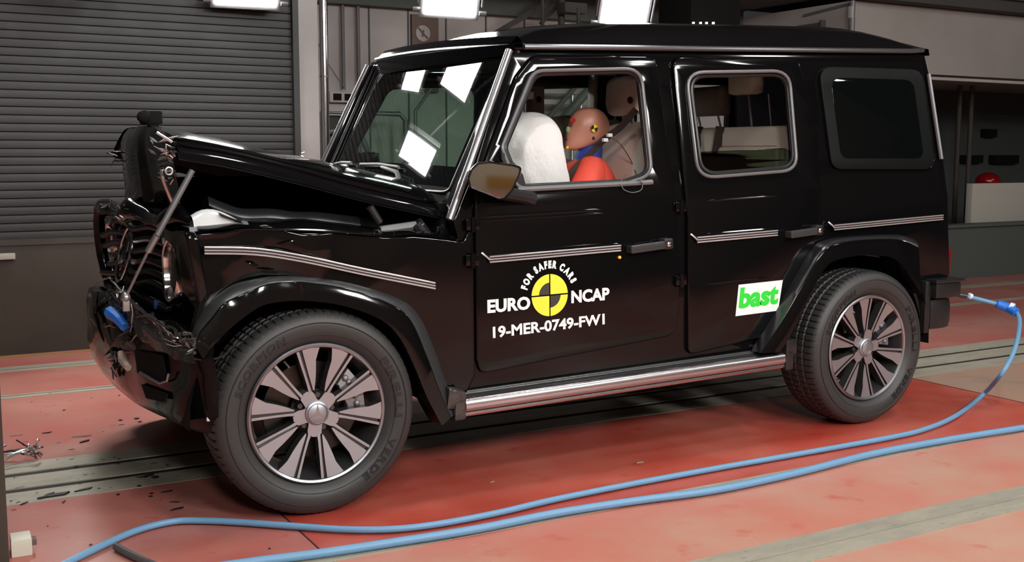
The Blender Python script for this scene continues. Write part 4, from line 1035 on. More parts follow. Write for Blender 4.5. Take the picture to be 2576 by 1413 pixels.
# grille
b = MB()
for z in (1.05, 1.0, .955, .91, .865, .82):
    b.tube(catmull([(-.50-.03*math.sin(z*40), .47, z), (-.49, .2, z+.012), (-.47, -.05, z-.01), (-.45, -.25, z+.01), (-.42, -.42, z-.005)], 5), .014, 8)
b.noise(.02, 4, 8); b.done('grille_slats', 'plastic', car)
b = MB(); b.box((-.43, -.43, .78), (-.41, .47, 1.10)); b.noise(.03, 4, 5); b.done('radiator', 'dark', car)
fr_ = [(-.49, .50, .77), (-.53, .5, 1.10), (-.49, .0, 1.11), (-.42, -.45, 1.10), (-.40, -.46, .77), (-.47, 0, .76)]
b = MB(); b.tube(catmull(fr_, 5, True), .024, 10, closed=True); b.noise(.02, 5, 1); b.done('grille_frame', 'paint_dented', car)
ce = Vector((-.51, 0.01, .938))
b = MB(); ringp = [ce+Vector((.03*math.sin(a), .115*math.cos(a), .115*math.sin(a))) for a in [2*PI*i/40 for i in range(40)]]; b.tube(ringp, .008, 10, closed=True)
for q_ in range(3):
    a = PI/2+q_*2*PI/3
    rr = lambda r, aa: ce+Vector((.03*math.sin(aa)*r/.115, r*math.cos(aa), r*math.sin(aa)))
    k0 = [rr(.112, a), rr(.02, a+PI/3), ce+Vector((-.012, 0, 0)), rr(.02, a-PI/3)]
    b.add(k0, [(0, 1, 2), (0, 2, 3)]); b.add([p+Vector((.006, 0, 0)) for p in k0], [(0, 3, 1), (1, 3, 2)])
b.done('grille_star', 'chrome', car, recalc=False)
# crumpled slam panel between bonnet nose and grille
b = MB(); rws = []
for i in range(30):
    y = -.80+i/29*1.46; r_ = (.055+.008*math.sin(i*.5))*min(1, .25+(29-i)/5, .25+i/4); c_ = Vector((-.465-.02*(1-(y/.8)**2)-.07*y, y, 1.115+.008*math.sin(i*.6)))
    rws.append([c_+Vector((-r_*math.cos(a)*.9, 0, r_*math.sin(a)*.75)) for a in [-PI/2+PI*j/10 for j in range(11)]])
b.loft(rws); b.noise(.022, 7, 3); b.done('slam_panel', 'paint_dented', car, sharp=60)
for i in range(9):
    random.seed(200+i); y = random.uniform(-.2, .65)
    shard((-.54, y, random.uniform(1.05, 1.17)), .018, 3, 90+i, 'torn_metal', 'steel' if i % 2 else 'torn')
# ------------------------------------------------------------------ bumper
plan = catmull([(-.36, .93), (-.47, .85), (-.55, .70), (-.595, .45), (-.60, .1), (-.585, -.25), (-.56, -.50), (-.515, -.72), (-.465, -.85), (-.425, -.925), (-.388, -.95)], 5)
def BP(px, py, off=.012):
    X = -.55
    for _ in range(12):
        Y_ = PX(px, py, X).y; t = sorted([(p.y, p.x) for p in plan]); xv = t[0][1]
        for (y0, x0), (y1, x1) in zip(t, t[1:]):
            if y0 <= Y_ <= y1: xv = x0+(x1-x0)*(Y_-y0)/(y1-y0+1e-9)
        if Y_ > t[-1][0]: xv = t[-1][1]
        X = X*.5+(xv-off)*.5
    return PX(px, py, X)
rows = []
prof = [(0.10, .70), (.03, .735), (0, .72), (-.012, .66), (-.006, .58), (-.006, .50), (.012, .42), (.04, .365), (.08, .338), (.11, .36)]
for p in plan:
    i = plan.index(p); a = plan[max(0, i-1)]; c_ = plan[min(len(plan)-1, i+1)]; t_ = (c_-a).normalized(); nn = Vector((t_.y, -t_.x, 0))  # points outward (-x side)
    if nn.x > 0 and abs(nn.y) < .9: nn = -nn
    up = .06*max(0, 1-abs(p.y+.05)/.55)
    rows.append([Vector((p.x, p.y, 0))-nn*d_*-1*-1*1.0*(-1)*-1 + Vector((0, 0, z+(up if z > .6 else 0)+.02*(p.x+.5))) for d_, z in prof])
b = MB(); b.loft([[v for v in r] for r in rows]); b.noise(.028, 4, 6, lambda c_: 1 if c_.z > .45 else .4); b.noise(.020, 10, 9, lambda c_: max(0, (c_.z-.6)/.12))
b.done('front_bumper', 'paint_dented', car, sharp=60, recalc=True)
# torn top lip of the bumper
lip = catmull([BP(x, y) for x, y in ((335, 775), (360, 800), (395, 828), (430, 850), (470, 862))]+[PY(497, 872, -.955)], 4)
for k_ in range(4):
    random.seed(300+k_); b = MB(); n_ = len(lip)
    b.tube([p+Vector((random.uniform(-.012, .012), random.uniform(-.01, .01), random.uniform(-.012, .012)+(-.012+.012*k_))) for p in lip], [.006+.006*random.random() for _ in lip], 6); b.done('torn_bumper_lip', 'torn', car)
b = MB(); b.loft([[p+Vector((0, 0, .01)) for p in lip], [p+Vector((-.02, -.01, -.02)) for p in lip], [p+Vector((-.025, -.015, -.06)) for p in lip]]); b.noise(.02, 16, 4); b.done('torn_bumper_skin', 'torn', car, sharp=25)
def crease(pts, r, mt, off=.03):  # crumpled edges, the bright metal ones standing in for glints
    P_ = catmull([BP(x, y, off) for x, y in pts], 4); n_ = len(P_); b_ = MB()
    b_.tube([p+noise.noise_vector(p*40)*.006 for p in P_], [r*(.35+.65*math.sin(PI*i/(n_-1))) for i in range(n_)], 6); b_.done('crumpled_edge', mt, car)
for pts_, r_, mt_ in (([(238, 712), (255, 705), (270, 700), (284, 702)], .004, 'steel'), ([(276, 698), (292, 718), (316, 740)], .004, 'steel'), ([(318, 742), (345, 770), (380, 800), (420, 842)], .006, 'grey_plastic'),
                    ([(330, 760), (334, 800), (328, 835)], .004, 'steel'), ([(328, 860), (345, 840), (352, 826)], .004, 'steel'), ([(340, 800), (375, 792), (400, 820), (412, 858)], .006, 'grey_plastic'),
                    ([(380, 802), (402, 835), (410, 852), (452, 864)], .0035, 'chrome'), ([(345, 770), (400, 812), (440, 845), (480, 858)], .0035, 'chrome'), ([(228, 800), (236, 812), (244, 820)], .003, 'steel'),
                    ([(262, 822), (280, 818), (290, 824)], .004, 'torn'), ([(408, 862), (440, 868), (460, 870)], .004, 'chrome'), ([(245, 735), (240, 790), (262, 860)], .008, 'paint')):
    crease(pts_, r_, mt_)
# lower grille opening, skid plate, fog lamp frame, hanging parts
def on_bumper(pts, off, name, mt, th=.01, bev=.003):
    P_ = [BP(q_[0], q_[1], .0) for q_ in pts]; b_ = MB(); c_ = sum(P_, Vector())/len(P_)
    n_ = (P_[1]-P_[0]).cross(P_[2]-P_[0]).normalized()
    if n_.x > 0: n_ = -n_
    b_.add([p+n_*off for p in P_]+[p+n_*(off-th) for p in P_], [tuple(range(len(P_)))]+[tuple(range(2*len(P_)-1, len(P_)-1, -1))]+[(i, i+len(P_), (i+1) % len(P_)+len(P_), (i+1) % len(P_)) for i in range(len(P_))])
    return b_.done(name, mt, car)
on_bumper([(350, 878), (416, 890), (424, 935), (418, 962), (405, 962), (356, 935)], .018, 'bumper_intake', 'dark')
b = MB(); b.tube([BP(x, y, .025) for x, y in ((352, 936), (402, 964), (420, 958), (424, 940))], .005, 8); b.done('intake_edge', 'steel', car)
on_bumper([(368, 965), (430, 990), (425, 1010), (380, 1000)], .02, 'bumper_intake', 'dark')
b = MB(); rws = []
for i in range(12):
    y = -.70+i/11*1.35; xx = -.56+.18*(y/.8)**2
    rws.append([Vector((xx+.02, y, .41)), Vector((xx+.03, y, .38)), Vector((xx+.09, y, .32)), Vector((xx+.22, y, .27))])
b.loft(rws); b.noise(.014, 7, 7); b.done('skid_plate', 'plastic', car, sharp=60)
p = BP(296, 800, .03); q = BP(275, 786, .03); r = BP(316, 822, .03)
b = MB(); b.tube([q, (q+p)/2+Vector((-.01, 0, .01)), p, r], [.016, .026, .022, .018], 8).noise(.006, 20, 2); b.done('blue_strap', 'hose_blue', car)
b = MB(); p = PX(399, 765, -.44); b.box(p-Vector((.02, .012, .018)), p+Vector((.0, .012, .018)), bev=.004); b.done('blue_clip', mat('dark blue clip', (.012, .035, .14), .5), car)
p = BP(308, 905, .03); q_ = BP(322, 925, .03); b = MB(); b.tube([BP(304, 885, .03), p, q_], [.014, .017, .014], 6).noise(.006, 14, 1); b.done('tow_eye_cover', mat('pale torn cover', (.55, .45, .38), .4), car)
for i, (px, py, X, r_) in enumerate(((285, 905, -.62, .05), (290, 920, -.62, .035), (270, 760, -.70, .03), (305, 745, -.70, .03), (318, 850, -.70, .04), (322, 772, -.69, .035), (340, 790, -.67, .035), (300, 770, -.70, .03))):
    shard(BP(px, py, .02), r_, 6, 130+i, 'torn_plastic', 'torn' if i > 1 else 'plastic', flat=(.3, 1, 1))
for i, (px, py) in enumerate(((492, 862), (485, 875), (470, 868), (505, 855))): shard(PY(px, py, -.95), .022, 5, 150+i, 'torn_plastic', 'steel' if i == 1 else 'torn')
on_bumper([(286, 745, -.70), (318, 742, -.70), (330, 790, -.69), (300, 800, -.70)], .012, 'dented_plate', 'rim_lip') if False else None
# wing front edge behind the bumper and loose wiring
b = MB(); b.tube(catmull([PY(x, y, -.93) for x, y in ((480, 900), (520, 905), (560, 895), (590, 868), (600, 860))], 4), .004, 6); b.done('loose_wire', 'plastic', car)
b = MB(); b.tube(catmull([PY(x, y, -.80) for x, y in ((630, 870), (650, 830), (700, 790), (740, 775))], 4), .004, 6); b.done('loose_wire', 'dull_steel', car)
p = PY(524, 1046, -.9); b = MB(); b.box(p-Vector((.008, .01, .018)), p+Vector((.008, .01, .018)), bev=.004); b.done('torn_clip', 'lens', car)
# ------------------------------------------------------------------ cowl and wipers
b = MB(); N2 = 12
b.loft([[hood_pt(.60, -.95+1.9*i/N2)+Vector((0, 0, .004)) for i in range(N2+1)], [wsp(i/N2, 1.30)+Vector((-.02, 0, 0)) for i in range(N2+1)], [wsp(i/N2, 1.1)+Vector((-.004, 0, 0)) for i in range(N2+1)]]); b.done('cowl', 'dark', car, recalc=False)
def wiper(p_piv, p_el, p_end, p_b0, p_b1):
    W_ = lambda uv, o_: wsp(*uv)+Vector((-o_, 0, o_*.2))
    b = MB(); b.tube([W_(p_piv, .03), W_(p_el, .045), W_(p_end, .03)], [.013, .011, .007], 8); o = b.done('wiper_arm', 'steel', car)
    b = MB(); b.tube([W_(p_b0, .02), W_(((p_b0[0]+p_b1[0])/2, (p_b0[1]+p_b1[1])/2-.01), .024), W_(p_b1, .02)], .008, 8); b.done('wiper_blade', 'dull_steel', car)
    b = MB(); b.sphere(W_(p_piv, .03), .024, nu=12, nv=8); b.done('wiper_pivot', 'plastic', car)
wiper((.70, 1.16), (.74, .98), (.88, .97), (.97, .95), (.76, .94)); wiper((.22, 1.18), (.30, 1.02), (.45, .98), (.66, .955), (.34, .97))
# ------------------------------------------------------------------ wing mirror, knocked round so its glass faces forward
gl = [(1180, 448), (1187, 428), (1204, 412), (1232, 409), (1290, 417), (1309, 423), (1305, 440), (1287, 478), (1270, 496), (1255, 499), (1225, 487), (1186, 472)]
cm = PY(1245, 455, -1.03)
vd = (CLOC-cm).normalized(); nm = Vector((vd.x+.03, vd.y, vd.z-.074)).normalized()
def onp(px, py, off=0.0):
    d_ = sight(px, py); c_ = cm+nm*off; return CLOC + d_*((c_-CLOC).dot(nm)/d_.dot(nm))
ctr = (1245, 455)
def grow(pts, k_): return [(ctr[0]+(x-ctr[0])*k_, ctr[1]+(y-ctr[1])*k_) for x, y in pts]
gls = rounded([(x, y, 10) for x, y in gl], 10, 3)
b = MB(); back = lambda k_, o_: [cm+(onp(x, y)-cm)*k_+nm*o_ for x, y in gls]
rws = [back(.99, .000), back(1.045, .004), back(1.075, -.004), back(1.08, -.03), back(1.0, -.07), back(.8, -.10), back(.4, -.115), back(.02, -.12)]
rws = [r_+[r_[0]] for r_ in rws]; b.loft(rws); mh = b.done('wing_mirror', 'paint', car, sharp=50)
b = MB(); b.add(back(.985, .0015), [tuple(range(len(gls)))]); b.done('mirror_glass', 'mirror', mh, recalc=False)
b = MB(); r_ = back(1.0, .001); b.tube(r_, .0035, 6, closed=True); b.done('mirror_rim', 'plastic', mh)
b = MB(); b.tube([cm+nm*-.06+Vector((.03, .02, -.05)), S(1318, 495, .02), S(1335, 500, 0)], [.03, .028, .035], 10); b.done('mirror_arm', 'plastic', mh)
mirror_far = MB(); c2 = Vector((1.0, 1.05, 1.28)); mirror_far.box(c2+Vector((-.05, -.1, -.09)), c2+Vector((.05, .1, .09)), bev=.03); mirror_far.tube([c2, c2+Vector((0.02, -.2, -.06))], .025, 8); mirror_far.done('wing_mirror', 'paint', car)
b = MB(); pts = [PY(x, y, -.86) for x, y in ((1262, 380), (1296, 412), (1316, 440), (1322, 462), (1300, 468), (1262, 400))]; b.add(pts+[p+Vector((0, .02, 0)) for p in pts], [tuple(range(6)), tuple(range(11, 5, -1))]+[(i, i+6, (i+1) % 6+6, (i+1) % 6) for i in range(6)]); b.done('quarter_trim', 'plastic', front_door)
# ------------------------------------------------------------------ inside the car
def pill(outl, Y0, Y1, name, mt, parent=car, n=9, px=True, edge=.75, amp=0, freq=8, seed=0, sharp=60):
    # cushion with a traced side outline and real width between Y0 and Y1
    Ym = (Y0+Y1)/2; P_ = [PY(x, y, Ym) for x, y in outl] if px else [Vector((x, 0, z)) for x, z in outl]
    c_ = sum(P_, Vector())/len(P_); rws = []
    for i in range(n+1):
        t_ = i/n; y = Y0+(Y1-Y0)*t_; k_ = edge+(1-edge)*(1-abs(2*t_-1)**3)
        rws.append([Vector((c_.x+(p.x-c_.x)*k_, y, c_.z+(p.z-c_.z)*k_)) for p in P_])
    b = MB(); b.loft(rws, 0, True, True)
    if amp: b.noise(amp, freq, seed)
    return b.done(name, mt, parent, sharp)
# floor, dashboard, headliner, pillars
MB().box((.72, -.80, .50), (3.55, .80, .55)).done('cabin_floor', 'dark', car)
b = MB(); b.loft([[(1.0, y, 1.13+.0*y), ] for y in (0, 0)]) if False else None
pill([(.66, .60), (.66, 1.16), (.78, 1.21), (.98, 1.20), (1.06, 1.14), (1.04, .95), (.98, .6)], -.74, .74, 'dashboard', 'plastic', px=False, edge=.97)
b = MB(); b.loft([[(1.05, y, 1.80), (3.4, y, 1.88)] for y in (-.70, 0, .70)]); b.done('headliner', 'headliner', car)
wb = MB(); wb.tube([(1.12+.19*math.sin(R(25))*math.sin(a)*1, -.38+.19*math.cos(a), 1.12+.19*math.cos(R(25))*math.sin(a)) for a in [2*PI*i/28 for i in range(28)]], .015, 8, closed=True); wb.tube([(1.12, -.38, 1.12), (.95, -.38, 1.04)], .03, 8); wb.done('steering_wheel', 'plastic', car)
# far side B pillar trim and dark belt slot, far A pillar trim
def fbox(x0, y0, x1, y1, Y0, Y1, name, mt, bev=.01):
    a, c_ = PY(x0, y0, Y0), PY(x1, y1, Y0); MB().box((min(a.x, c_.x), Y0, min(a.z, c_.z)), (max(a.x, c_.x), Y1, max(a.z, c_.z)), bev=bev).done(name, mt, car)
fbox(1492, 465, 1552, 175, .66, .73, 'pillar_trim', 'beige_dark'); fbox(1506, 300, 1546, 192, .645, .66, 'belt_slot', 'dark', .003)
fbox(1338, 330, 1372, 215, .64, .72, 'grab_panel', 'beige_dark', .02)  # beige panel with shade put into its brown colour
b = MB(); b.sphere(PY(1356, 250, .635), .018, nu=12, nv=8, sc=(1, .3, 1)); b.done('trim_button', 'dark', car)
b = MB(); p = PY(1331, 240, .5); b.box(p-Vector((.02, .02, .02)), p+Vector((.02, .02, .02)), bev=.006); b.done('small_camera', 'white', car)
# seats
def seat(y, dx=0):
    pill([(1.72, .60), (1.70, .78), (2.18, .76), (2.22, .60)], y-.25, y+.25, 'seat_cushion', 'beige', px=False)
DY = -.38
pill([(1508, 470), (1512, 400), (1528, 352), (1556, 322), (1606, 306), (1612, 330), (1616, 400), (1622, 480)], DY-.23, DY+.25, 'seat_backrest', 'beige', edge=.88, amp=.004)
MB().box((1.35, -.62, .62), (1.98, -.14, .80), bev=.05).done('seat_cushion', 'beige', car)
pill([(1556, 206), (1562, 192), (1602, 188), (1612, 215), (1608, 258), (1594, 288), (1560, 292), (1553, 266)], DY-.12, DY+.12, 'headrest', 'beige', edge=.8)
b = MB(); b.sphere(PY(1585, 252, DY-.118), .017, nu=14, nv=8, sc=(1, .35, 1)); b.done('headrest_button', 'belt', car)
for xx_ in (1568, 1591): b = MB(); b.tube([PY(xx_, 286, DY), PY(xx_+2, 322, DY)], .008, 8); b.done('headrest_post', 'steel', car)
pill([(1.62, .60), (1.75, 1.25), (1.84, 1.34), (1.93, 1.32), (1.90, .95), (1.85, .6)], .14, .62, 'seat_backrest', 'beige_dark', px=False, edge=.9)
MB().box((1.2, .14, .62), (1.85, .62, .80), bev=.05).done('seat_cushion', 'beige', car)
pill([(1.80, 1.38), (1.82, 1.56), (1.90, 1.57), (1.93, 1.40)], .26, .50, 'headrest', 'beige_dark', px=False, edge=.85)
# rear bench
RY = 0.0
pill([(1735, 460), (1748, 350), (1766, 322), (1800, 317), (1975, 316), (1990, 330), (2010, 460)], -.70, -.55, 'rear_bolster', 'beige', edge=.93) if False else None
zt = PY(1880, 318, -.35).z; xr0 = PY(1880, 318, -.35).x
b = MB(); b.box((xr0-.02, -.74, .75), (xr0+.16, .74, zt), bev=.04).noise(.004, 6, 1); b.done('rear_backrest', 'beige', car, sharp=60)
b = MB(); b.box((xr0-.035, -.62, .80), (xr0+.0, -.12, zt-.10), bev=.03); b.done('rear_backrest_pad', 'beige', car, sharp=60)
b = MB(); b.box((xr0-.035, .12, .80), (xr0+.0, .62, zt-.10), bev=.03); b.done('rear_backrest_pad', 'beige', car, sharp=60)
MB().box((xr0-.55, -.72, .62), (xr0, .72, .82), bev=.05).done('rear_seat_cushion', 'beige', car)
def rear_head(px0, py0, px1, py1, Xp, posts, mt='beige'):
    a, c_ = PX(px0, py0, Xp), PX(px1, py1, Xp)
    MB().box((Xp-.01, min(a.y, c_.y), c_.z), (Xp+.08, max(a.y, c_.y), a.z), bev=.03).done('headrest', mt, car, sharp=60)
    for px in posts:
        t_ = PX(px, py1, Xp+.03); b = MB(); b.tube([t_, Vector((Xp+.06, t_.y, zt-.02))], .006, 8); b.done('headrest_post', 'steel', car)
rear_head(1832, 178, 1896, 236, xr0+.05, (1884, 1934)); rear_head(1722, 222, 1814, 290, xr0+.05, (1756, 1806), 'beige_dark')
def belt(pts, w, name='seat_belt', parent=car):
    P_ = catmull(pts, 6); b = MB(); rws = [[], []]
    for i, p in enumerate(P_):
        t_ = (P_[min(i+1, len(P_)-1)]-P_[max(0, i-1)]).normalized(); n_ = t_.cross((CLOC-p).normalized()).normalized()*w/2
        rws[0].append(p-n_); rws[1].append(p+n_)
    b.loft([[p+Vector((0, .0015, 0)) for p in rws[0]], [p+Vector((0, -.0015, 0)) for p in rws[0]], [p+Vector((0, -.0015, 0)) for p in rws[1]], [p+Vector((0, .0015, 0)) for p in rws[1]]]); return b.done(name, 'belt', parent)
belt([PX(1812, 318, xr0-.03), PX(1802, 380, xr0-.04), PX(1790, 445, xr0-.05)], .045); belt([PX(1760, 318, xr0-.02), PX(1752, 380, xr0-.04), PX(1744, 440, xr0-.05)], .04)
belt([PY(1600, 275, -.70), PY(1560, 320, -.62), PY(1518, 352, -.55), PY(1480, 392, -.52), PY(1445, 425, -.52), PY(1425, 455, -.50)], .03)
for px, py in ((1522, 352), (1533, 340)):
    p = PY(px, py, -.60); b = MB(); b.box(p-Vector((.012, .01, .008)), p+Vector((.012, .01, .008)), bev=.003); b.done('belt_marker', 'white', car)
# deployed airbag
pill([tuple(v_[:2]) for v_ in catmull([(x_, y_, 0) for x_, y_ in [(1250, 318), (1275, 294), (1310, 283), (1340, 290), (1366, 312), (1372, 350), (1378, 400), (1384, 445), (1396, 500), (1330, 530), (1260, 500), (1232, 395), (1236, 345)]], 6, True)], -.60, -.16, 'airbag', 'airbag', n=30, edge=.62, amp=.018, freq=8, sharp=80)
# thin wire loops
b = MB(); b.tube(catmull([PY(x, y, -.62) for x, y in ((1535, 345), (1560, 362), (1585, 400), (1598, 430))]+[S(1608, 452, .02), S(1616, 462, .025), S(1612, 478, .025), S(1590, 484, .025), S(1568, 475, .025), S(1563, 455, .02), S(1575, 440, -.02)], 6), .0022, 6); b.done('sensor_wire', 'dull_steel', car)

# ------------------------------------------------------------------ crash test dummy
dm = empty('crash_test_dummy', (1.75, DY, .62), 'crash test dummy in a red vest with blue neck facing the white airbag', 'dummy')
lv = [(271, 1468, 1492, .028), (276, 1455, 1504, .05), (283, 1447, 1513, .064), (294, 1440, 1521, .073), (306, 1436, 1526, .077), (318, 1433, 1528, .078), (330, 1429, 1527, .077), (340, 1428, 1524, .074), (350, 1426, 1517, .068), (360, 1424, 1502, .058), (369, 1424, 1478, .045), (375, 1427, 1456, .03), (378, 1433, 1446, .012)]
rws = []
for yy, xa, xb_, hw in lv:
    a, c_ = PY(xa, yy, DY), PY(xb_, yy, DY); mid = (a+c_)/2; hl = (c_-a).length/2; row = []
    for j in range(32):
        t_ = 2*PI*j/32; cx = math.cos(t_); sy = math.sin(t_)
        x = -hl*abs(cx)**.92*(1 if cx > 0 else -1); wsc = hw*abs(sy)**.95*(1 if sy > 0 else -1)*(1-.28*max(0, cx)**1.0*(1 if yy > 320 else .5))
        ex_ = 0
        if cx > .9 and 306 < yy < 345: ex_ = -.010*(cx-.9)*10*(1-abs(yy-328)/20 if abs(yy-328) < 20 else 0)
        if .75 < cx < .93 and 306 < yy < 322: ex_ = .008
        row.append(Vector((mid.x+x+ex_, DY+wsc, mid.z)))
    rws.append(row)
b = MB(); b.loft(rws, 0, True, True); head = b.done('head', 'skin', dm, sharp=60)
cq = PY(1494, 323, DY-.0775); hb = MB()
# quartered round target
for q_ in range(4):
    a0 = 20+90*q_; pts = [cq]+[cq+Vector((.0185*math.cos(R(a0+90*i/6)), -.0025, .0185*math.sin(R(a0+90*i/6)))) for i in range(7)]
    hb.add([p+Vector((0, -.003, 0)) for p in pts], [tuple(range(8))], q_ % 2)
hb.done('target_marker', ['yellow', 'black'], head, recalc=False)
b = MB(); b.sphere(PY(1493, 347, DY-.069), .008, nu=12, nv=8, sc=(1, .4, 1)); b.done('ear_hole', 'black', head)
b = MB(); b.sphere(PY(1441, 302, DY-.052), .024, nu=14, nv=8, sc=(1.0, .4, .45), rot=Matrix.Rotation(.5, 3, 'Z')); b.done('brow_paint', 'red_paint', head)
b = MB(); b.sphere(PY(1429, 326, DY-.012), .013, nu=12, nv=8, sc=(.8, .9, 1.2)); b.done('nose', 'green_paint', head)
for s in (-1, 1):
    b = MB(); b.sphere(PY(1439, 314, DY+s*.035), .010, nu=10, nv=8, sc=(.6, 1, .7)); b.done('eye', 'beige_dark', head)
b = MB(); b.tube([PY(1427, 351, DY-.026), PY(1424.5, 352, DY), PY(1427, 351, DY+.026)], .0022, 6); b.done('mouth', 'belt', head)
b = MB(); b.sphere(PY(1427, 371, DY-.01), .008, nu=10, nv=6); b.done('chin_sensor', 'yellow', head)
# neck shield
nk = [PY(1462, 372, DY), PY(1512, 350, DY), PY(1506, 402, DY), PY(1448, 404, DY)]
b = MB(); top = [nk[0], nk[1]]; rws = []
for j in range(5):
    t_ = j/4; a = nk[0].lerp(nk[3], t_); c_ = nk[1].lerp(nk[2], t_); m_ = (a+c_)/2; h_ = (c_-a)/2
    rws.append([m_+h_*math.cos(k_*PI/8)+Vector((0, math.sin(k_*PI/8)*(.055+.02*t_), 0)) for k_ in range(16)])
b.loft(rws, 0, True, True); b.done('neck_shield', 'blue_vinyl', dm)
# body: one skin surface
def skin_body(name, nodes, edges, mt, parent, sub=2):
    me = bpy.data.meshes.new('tmpskin'); me.from_pydata([n_[0] for n_ in nodes], edges, []); ob = bpy.data.objects.new('tmpskin', me); C.objects.link(ob)
    md = ob.modifiers.new('s', 'SKIN'); md.use_smooth_shade = True
    for i, n_ in enumerate(nodes):
        me.skin_vertices[0].data[i].radius = n_[1] if isinstance(n_[1], tuple) else (n_[1], n_[1])
    me.skin_vertices[0].data[0].use_root = True
    ss = ob.modifiers.new('u', 'SUBSURF'); ss.levels = sub
    dg = bpy.context.evaluated_depsgraph_get(); m2 = bpy.data.meshes.new_from_object(ob.evaluated_get(dg)); bpy.data.objects.remove(ob)
    for p_ in m2.polygons: p_.use_smooth = True
    o = link(name, m2, mt, parent); return o
pel = Vector((1.72, DY, .86)); ch = PY(1478, 445, DY)+Vector((0.01, 0, -.06)); nb_ = PY(1478, 408, DY)
sh1 = PY(1492, 428, DY-.17); sh2 = Vector((sh1.x, DY+.19, sh1.z-.01))
nodes = [(pel, (.16, .14)), ((pel+ch)/2, (.15, .125)), (ch, (.17, .125)), (nb_, (.075, .07)),
         (sh1, .078), (sh1+Vector((-.14, -.03, -.18)), .055), (sh1+Vector((-.36, .03, -.24)), .042), (sh1+Vector((-.44, .05, -.22)), .032),
         (sh2, .078), (sh2+Vector((-.14, .02, -.18)), .055), (sh2+Vector((-.36, -.03, -.24)), .042), (sh2+Vector((-.44, -.05, -.22)), .032),
         (pel+Vector((-.1, -.10, -.02)), .095), (pel+Vector((-.45, -.13, .06)), .07), (pel+Vector((-.62, -.13, -.18)), .055),
         (pel+Vector((-.1, .10, -.02)), .095), (pel+Vector((-.45, .13, .06)), .07), (pel+Vector((-.62, .13, -.18)), .055)]
edges = [(0, 1), (1, 2), (2, 3), (2, 4), (4, 5), (5, 6), (6, 7), (2, 8), (8, 9), (9, 10), (10, 11), (0, 12), (12, 13), (13, 14), (0, 15), (15, 16), (16, 17)]
skin_body('torso_and_limbs', nodes, edges, 'vest', dm)
for s, base in ((-1, sh1+Vector((-.44, .05, -.22))), (1, sh2+Vector((-.44, -.05, -.22)))):
    hn = [(base, (.03, .016)), (base+Vector((-.05, 0, .01)), (.038, .014))]; he = [(0, 1)]
    for f_ in range(4):
        off = -.028+.019*f_; l_ = (.030, .034, .032, .026)[f_]; k0 = len(hn)
        hn += [(base+Vector((-.085, off, .01)), .0095), (base+Vector((-.085-l_, off, -.005)), .0085), (base+Vector((-.085-l_-.012, off, -.028)), .0075)]; he += [(1, k0), (k0, k0+1), (k0+1, k0+2)]
    k0 = len(hn); hn += [(base+Vector((-.03, s*-.04, -.01)), .010), (base+Vector((-.055, s*-.055, -.02)), .009)]; he += [(0, k0), (k0, k0+1)]
    skin_body('hand', hn, he, 'skin', dm, 1)
# ------------------------------------------------------------------ hoses and loose things on the floor
Zr = .016
def gz_pts(pts, r): return [PZ(x, y, r) for x, y in pts]
t = empty('air_hose', PZ(1600, 1215), 'blue hose looping from the rear bumper coupling along the floor past the front wheel', 'hose')
path = [PY(2432, 745, -.55), PY(2480, 757, -.6), PY(2520, 768, -.65), PY(2548, 778, -.70), PY(2564, 800, -.78), PY(2562, 840, -.9), PY(2548, 890, -1.0), PY(2518, 942, -1.03)] + gz_pts([(2470, 995), (2405, 1045), (2330, 1078), (2240, 1100), (2000, 1143), (1800, 1178), (1600, 1215), (1400, 1255), (1250, 1290), (1100, 1318), (980, 1331), (860, 1331), (740, 1323), (600, 1313), (500, 1309), (430, 1312), (340, 1335), (240, 1380), (150, 1425), (60, 1480)], Zr)
MB().tube(catmull(path, 6), .0125, 12).done('hose_tube', 'hose', t)
b = MB(); b.tube([PY(2508, 764, -.64), PY(2535, 773, -.68), PY(2557, 786, -.74)], [.024, .028, .026], 14); b.done('coupling_sleeve', 'hose_blue', t)
b = MB(); b.tube([PY(2540, 773, -.69), PY(2550, 776, -.71)], .031, 14); b.done('coupling_clamp', 'hose_pale', t)
b = MB(); b.tube([PY(2437, 743, -.555), PY(2443, 746, -.56)], .018, 12); b.done('white_tie', 'hose_pale', t)
b = MB(); b.tube([PY(2395, 738, -.5), PY(2434, 745, -.55)], .015, 12); b.done('hose_nozzle', 'grey_plastic', t)
o = MB().tube(catmull(gz_pts([(2640, 1062), (2576, 1075), (2400, 1103), (2200, 1140), (2000, 1190), (1800, 1232), (1600, 1250+9), (1400, 1290), (1200, 1330), (1000, 1362), (800, 1392), (640, 1412), (500, 1432)], .02), 5), .0155, 12).done('air_hose', 'hose'); tag(o, 'straight blue hose lying along the strip nearest the camera, below the looping hose', 'hose')
o = MB().tube(catmull(gz_pts([(292, 1374), (320, 1390), (350, 1404), (400, 1425), (470, 1440)], .014), 5), .013, 10).done('cable', 'dull_steel'); tag(o, 'short dark grey cable on the floor at the bottom left', 'cable')
# white box by the post
p = PZ(30, 1404); t = empty('sensor_box', p, 'small white box on the floor beside the dark post, bottom left', 'box')
u = (PZ(82, 1396)-p); L_ = u.length; u.normalize(); v = Vector((-u.y, u.x, 0)); hh = PY(30, 1360, p.y).z
fn = lambda a, b_, d: p+u*a+v*b_+Vector((0, 0, d))
b = MB(); b.prism([(0, 0), (L_, 0), (L_, .09), (0, .09)], 0, hh, fn, bev=.004); b.done('housing', mat('cream box', (.62, .60, .50), .5), t)
b = MB(); b.prism([(L_, .02), (L_+.016, .02), (L_+.016, .06), (L_, .06)], hh*.45, hh*.8, fn, bev=.002); b.done('plug', 'brown', t)
